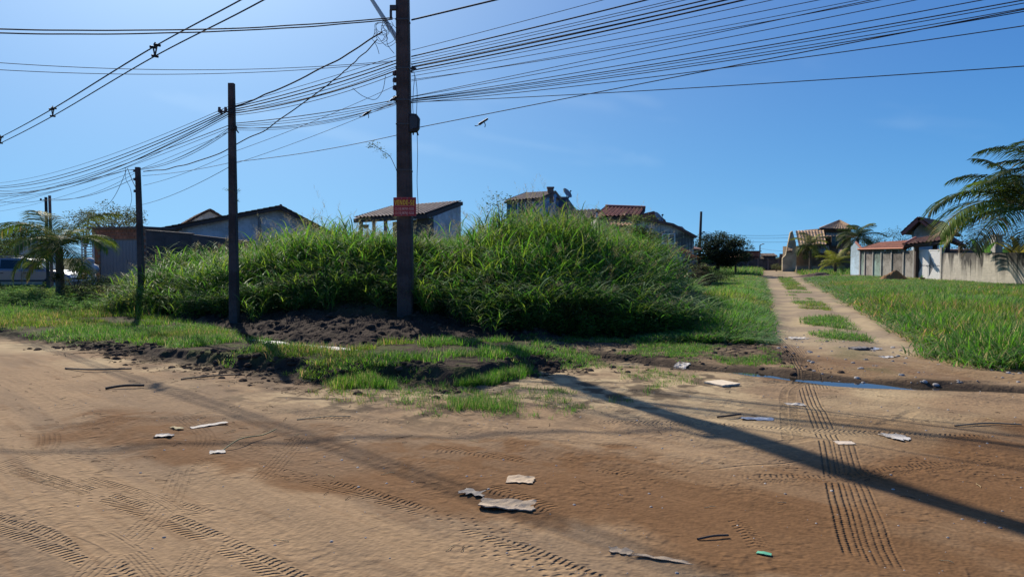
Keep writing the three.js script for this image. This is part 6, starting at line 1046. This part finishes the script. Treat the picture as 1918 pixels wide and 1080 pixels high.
{ // scum floating in the ditch
  const R = rng(15);
  [[-4.55, 13.72, 0.5], [-4.1, 13.3, 0.34], [-3.55, 13.0, 0.46], [-3.05, 12.75, 0.36], [-2.8, 12.6, 0.22]].forEach(([x, d, s], k) => {
    const g = new THREE.CircleGeometry(s, 40).rotateX(-Math.PI / 2), p = g.attributes.position; for (let m = 0; m < p.count; m++) { const a = Math.atan2(p.getZ(m), p.getX(m)), f = 0.65 + 0.6 * noise(Math.cos(a) * 2 + k * 9, Math.sin(a) * 2 + 4); p.setX(m, p.getX(m) * f); p.setZ(m, p.getZ(m) * f * 0.4); }
    const o = obj('foam_patch', g, foam); o.position.set(x, 0.02 + 0.002 * k, -d); o.rotation.y = -0.6; tag(o, 'patch of white scum floating on the ditch water', 'foam', 'scum on the ditch');
  });
}
{ // twigs and straws
  const twigs = [['bent dry straw leaning over the white rag', [[-2.40, 6.1], [-2.33, 6.3], [-2.22, 6.6], [-2.16, 6.75]], 0.006, 0.05, [0.40, 0.33, 0.14]], ['dark stick lying beside the spacer shadow on the sand', [[-4.95, 9.0], [-4.75, 9.05], [-4.55, 9.15]], 0.016, 0.02, [0.06, 0.045, 0.035]], ['thin curved dry stem near the pale edge of the sand', [[-2.1, 7.2], [-1.85, 7.3], [-1.6, 7.32]], 0.005, 0.01, [0.42, 0.33, 0.18]], ['thin dark twig lying across the left of the street', [[-6.4, 10.6], [-5.9, 10.4], [-5.4, 10.5]], 0.012, 0.02, [0.10, 0.08, 0.06]], ['short brown twig near the damp patch', [[-4.3, 9.6], [-4.0, 9.75], [-3.7, 10.0]], 0.01, 0.02, [0.10, 0.075, 0.05]], ['thin stick on the far right of the sand', [[4.2, 7.0], [4.5, 7.0], [4.8, 6.95]], 0.008, 0.01, [0.30, 0.22, 0.13]], ['dark bent twig by the grey plastic skin', [[2.05, 7.38], [2.2, 7.36], [2.3, 7.42]], 0.01, 0.02, [0.05, 0.04, 0.035]], ['small root lying on the sand near the green plastic', [[1.05, 4.15], [1.15, 4.18], [1.24, 4.2]], 0.007, 0.01, [0.08, 0.06, 0.045]]];
  for (const [label, pts, r, lift, c] of twigs) { const w = pts.map(([x, d], k) => onGround(x, d, r + lift * (k === 1 ? 1 : k / pts.length))); tag(obj('twig', tube(w, r, 18, 6), mat(...c)), label, 'twig'); }
}
function stone(seed, s = 1) { const g = new THREE.IcosahedronGeometry(1, 2), p = g.attributes.position; for (let k = 0; k < p.count; k++) { const x = p.getX(k), y = p.getY(k), z = p.getZ(k), f = s * (0.7 + 0.6 * fbm(x * 1.6 + seed * 3 + 10, y * 1.6 + z * 1.3 + 10, 3)); p.setXYZ(k, x * f, y * f * 0.6, z * f); } g.computeVertexNormals(); return g; }
{ // small stones, clods and straw bits, too many to count
  const R = rng(21), pebbles = [], clods = [], bits = [];
  for (let k = 0; k < 900; k++) { const x = mix(-6, 6, R()), d = mix(3, 10, Math.pow(R(), 1.2)); if (streetSide(x, d) > -0.2) continue; const s = 0.003 + 0.009 * Math.pow(R(), 3), c = 0.25 + 0.28 * R(); pebbles.push([x, d, R() * 6, s, s, c, c * 0.93, c * 0.84]); }
  for (let k = 0; k < 260; k++) { const x = mix(4.2, 7.2, R()), d = mix(9.2, 16, R()); const s = 0.008 + 0.035 * Math.pow(R(), 3), c = 0.2 + 0.25 * R(); pebbles.push([x, d, R() * 6, s, s, c, c * 0.95, c * 0.88]); }
  for (let k = 0; k < 1500; k++) { const x = mix(-9, 1.2, R()), d = lin(LEDGE, x) + (R() - 0.55) * 1.0 - (R() < 0.3 ? 0.6 * R() : 0); if (fbm(x * 1.5, d * 1.5, 2) < 0.42) continue; const s = 0.012 + 0.055 * Math.pow(R(), 3), c = 0.04 + 0.035 * R(); clods.push([x, d, R() * 6, s, s, c * 1.2, c * 0.85, c * 0.6]); }
  for (let k = 0; k < 900; k++) { const x = mix(-8.5, 3.2, R()), d = lin(DITCH, x) + 0.4 + 3.2 * R(); if (d > lin(FRONT, x) + 0.4) continue; const s = 0.015 + 0.06 * Math.pow(R(), 2.5), c = 0.035 + 0.035 * R(); clods.push([x, d, R() * 6, s, s, c * 1.2, c * 0.85, c * 0.62]); }
  for (let k = 0; k < 500; k++) { const x = mix(0.2, 4.6, R()), d = mix(10.2, 14.6, R()); if (toPath(CHANNEL, x, d) < 0.15) continue; const s = 0.012 + 0.04 * Math.pow(R(), 3), c = 0.05 + 0.035 * R(); clods.push([x, d, R() * 6, s, s, c * 1.2, c * 0.85, c * 0.62]); }
  for (let k = 0; k < 420; k++) { const x = mix(-6.5, 5, R()), d = mix(3, 10.4, Math.pow(R(), 0.8)); if (streetSide(x, d) > 0.2) continue; if (d < 6.5 && R() < 0.6) continue; const dark = R() < 0.6, c = dark ? [0.08, 0.06, 0.045] : [0.45, 0.36, 0.2]; bits.push([x, d, R() * 6.28, 0.3 + 0.7 * R(), 0.8, ...c, 0.001]); }
  for (let k = 0; k < 420; k++) { const x = mix(-7.5, 1.0, R()), d = lin(LEDGE, x) - 0.15 - 1.3 * R() * R(); const c = R() < 0.75 ? [0.07, 0.052, 0.04] : [0.4, 0.32, 0.18]; bits.push([x, d, R() * 6.28, 0.5 + 1.1 * R(), 1, ...c, 0.002]); }
  const white1 = mat(1, 1, 1, { physical: true, roughness: 1, specularIntensity: 0.1 });
  scatter('pebbles', 'small pale pebbles and shell bits scattered on the sand', 'pebbles', stone(1), white1, pebbles);
  scatter('mud_clods', 'dark crumbly mud clods along the ledge and bank', 'mud clods', stone(2), white1, clods);
  scatter('straw_bits', 'short bits of straw and twig strewn over the sand', 'straw', tube([V(-0.06, 0.004, 0), V(-0.02, 0.01, 0.008), V(0.03, 0.006, -0.006), V(0.07, 0.004, 0)], 0.0028, 6, 4), white1, bits);
}
{ // heap of straw-coloured sand by the panel wall, rubble beyond it
  const heap = (name, label, cat, px, d, rx, rz, h, c, seed) => { const p = foot(px, d), g = new THREE.PlaneGeometry(2.4, 2.4, 46, 46).rotateX(-Math.PI / 2), a = g.attributes.position; for (let k = 0; k < a.count; k++) { const x = a.getX(k), z = a.getZ(k), r = Math.hypot(x, z) * (0.85 + 0.3 * noise(x * 2 + seed, z * 2)); a.setXYZ(k, x * rx, h * Math.max(-0.12, Math.exp(-r * r * 2.2) - 0.12) * (0.7 + 0.7 * fbm(x * 3 + seed, z * 3, 4)) + h * 0.12 * (fbm(x * 9, z * 9, 2) - 0.5) * Math.exp(-r * r), z * rz); } g.computeVertexNormals(); const o = obj(name, metreUV(g, 1), mat(...c, { bumpMap: grain, bumpScale: 0.05, roughness: 1 })); o.position.copy(p); return tag(o, label, cat); };
  heap('straw_heap', 'heap of orange-brown straw and sand before the panel wall', 'heap', 1676, 45.5, 1.1, 0.8, 0.75, [0.36, 0.19, 0.08], 3);
  heap('rubble_heap', 'low dark heap of rubble beside the side road', 'heap', 1535, 57, 1.8, 0.9, 0.35, [0.14, 0.09, 0.07], 5); heap('earth_heap', 'flat bare patch of brown earth heaped before the yellow palm', 'heap', 1600, 54, 2.6, 1.6, 0.25, [0.24, 0.14, 0.09], 7);
  const q = foot(1728, 44.6), t = thing('potted_plant', 'small ochre pot standing at the foot of the white gate', 'pot', [q.x, q.y, q.z]); obj('pot', new THREE.LatheGeometry([[0.001, 0], [0.12, 0], [0.17, 0.12], [0.16, 0.25], [0.18, 0.28], [0.15, 0.28], [0.13, 0.2], [0.001, 0.2]].map(p => new THREE.Vector2(...p)), 18), mat(0.35, 0.24, 0.08), t); const S = new Strips(), R = rng(4); for (let k = 0; k < 10; k++) S.blade(0, 0.2, 0, R() * 6.28, 0.3, 0.02, 0.2 + 0.3 * R(), 0.8, 4, vary(R, GREEN[0])); obj('leaves', S.geometry(), grassMat, t);
}

renderer.render(scene, camera);
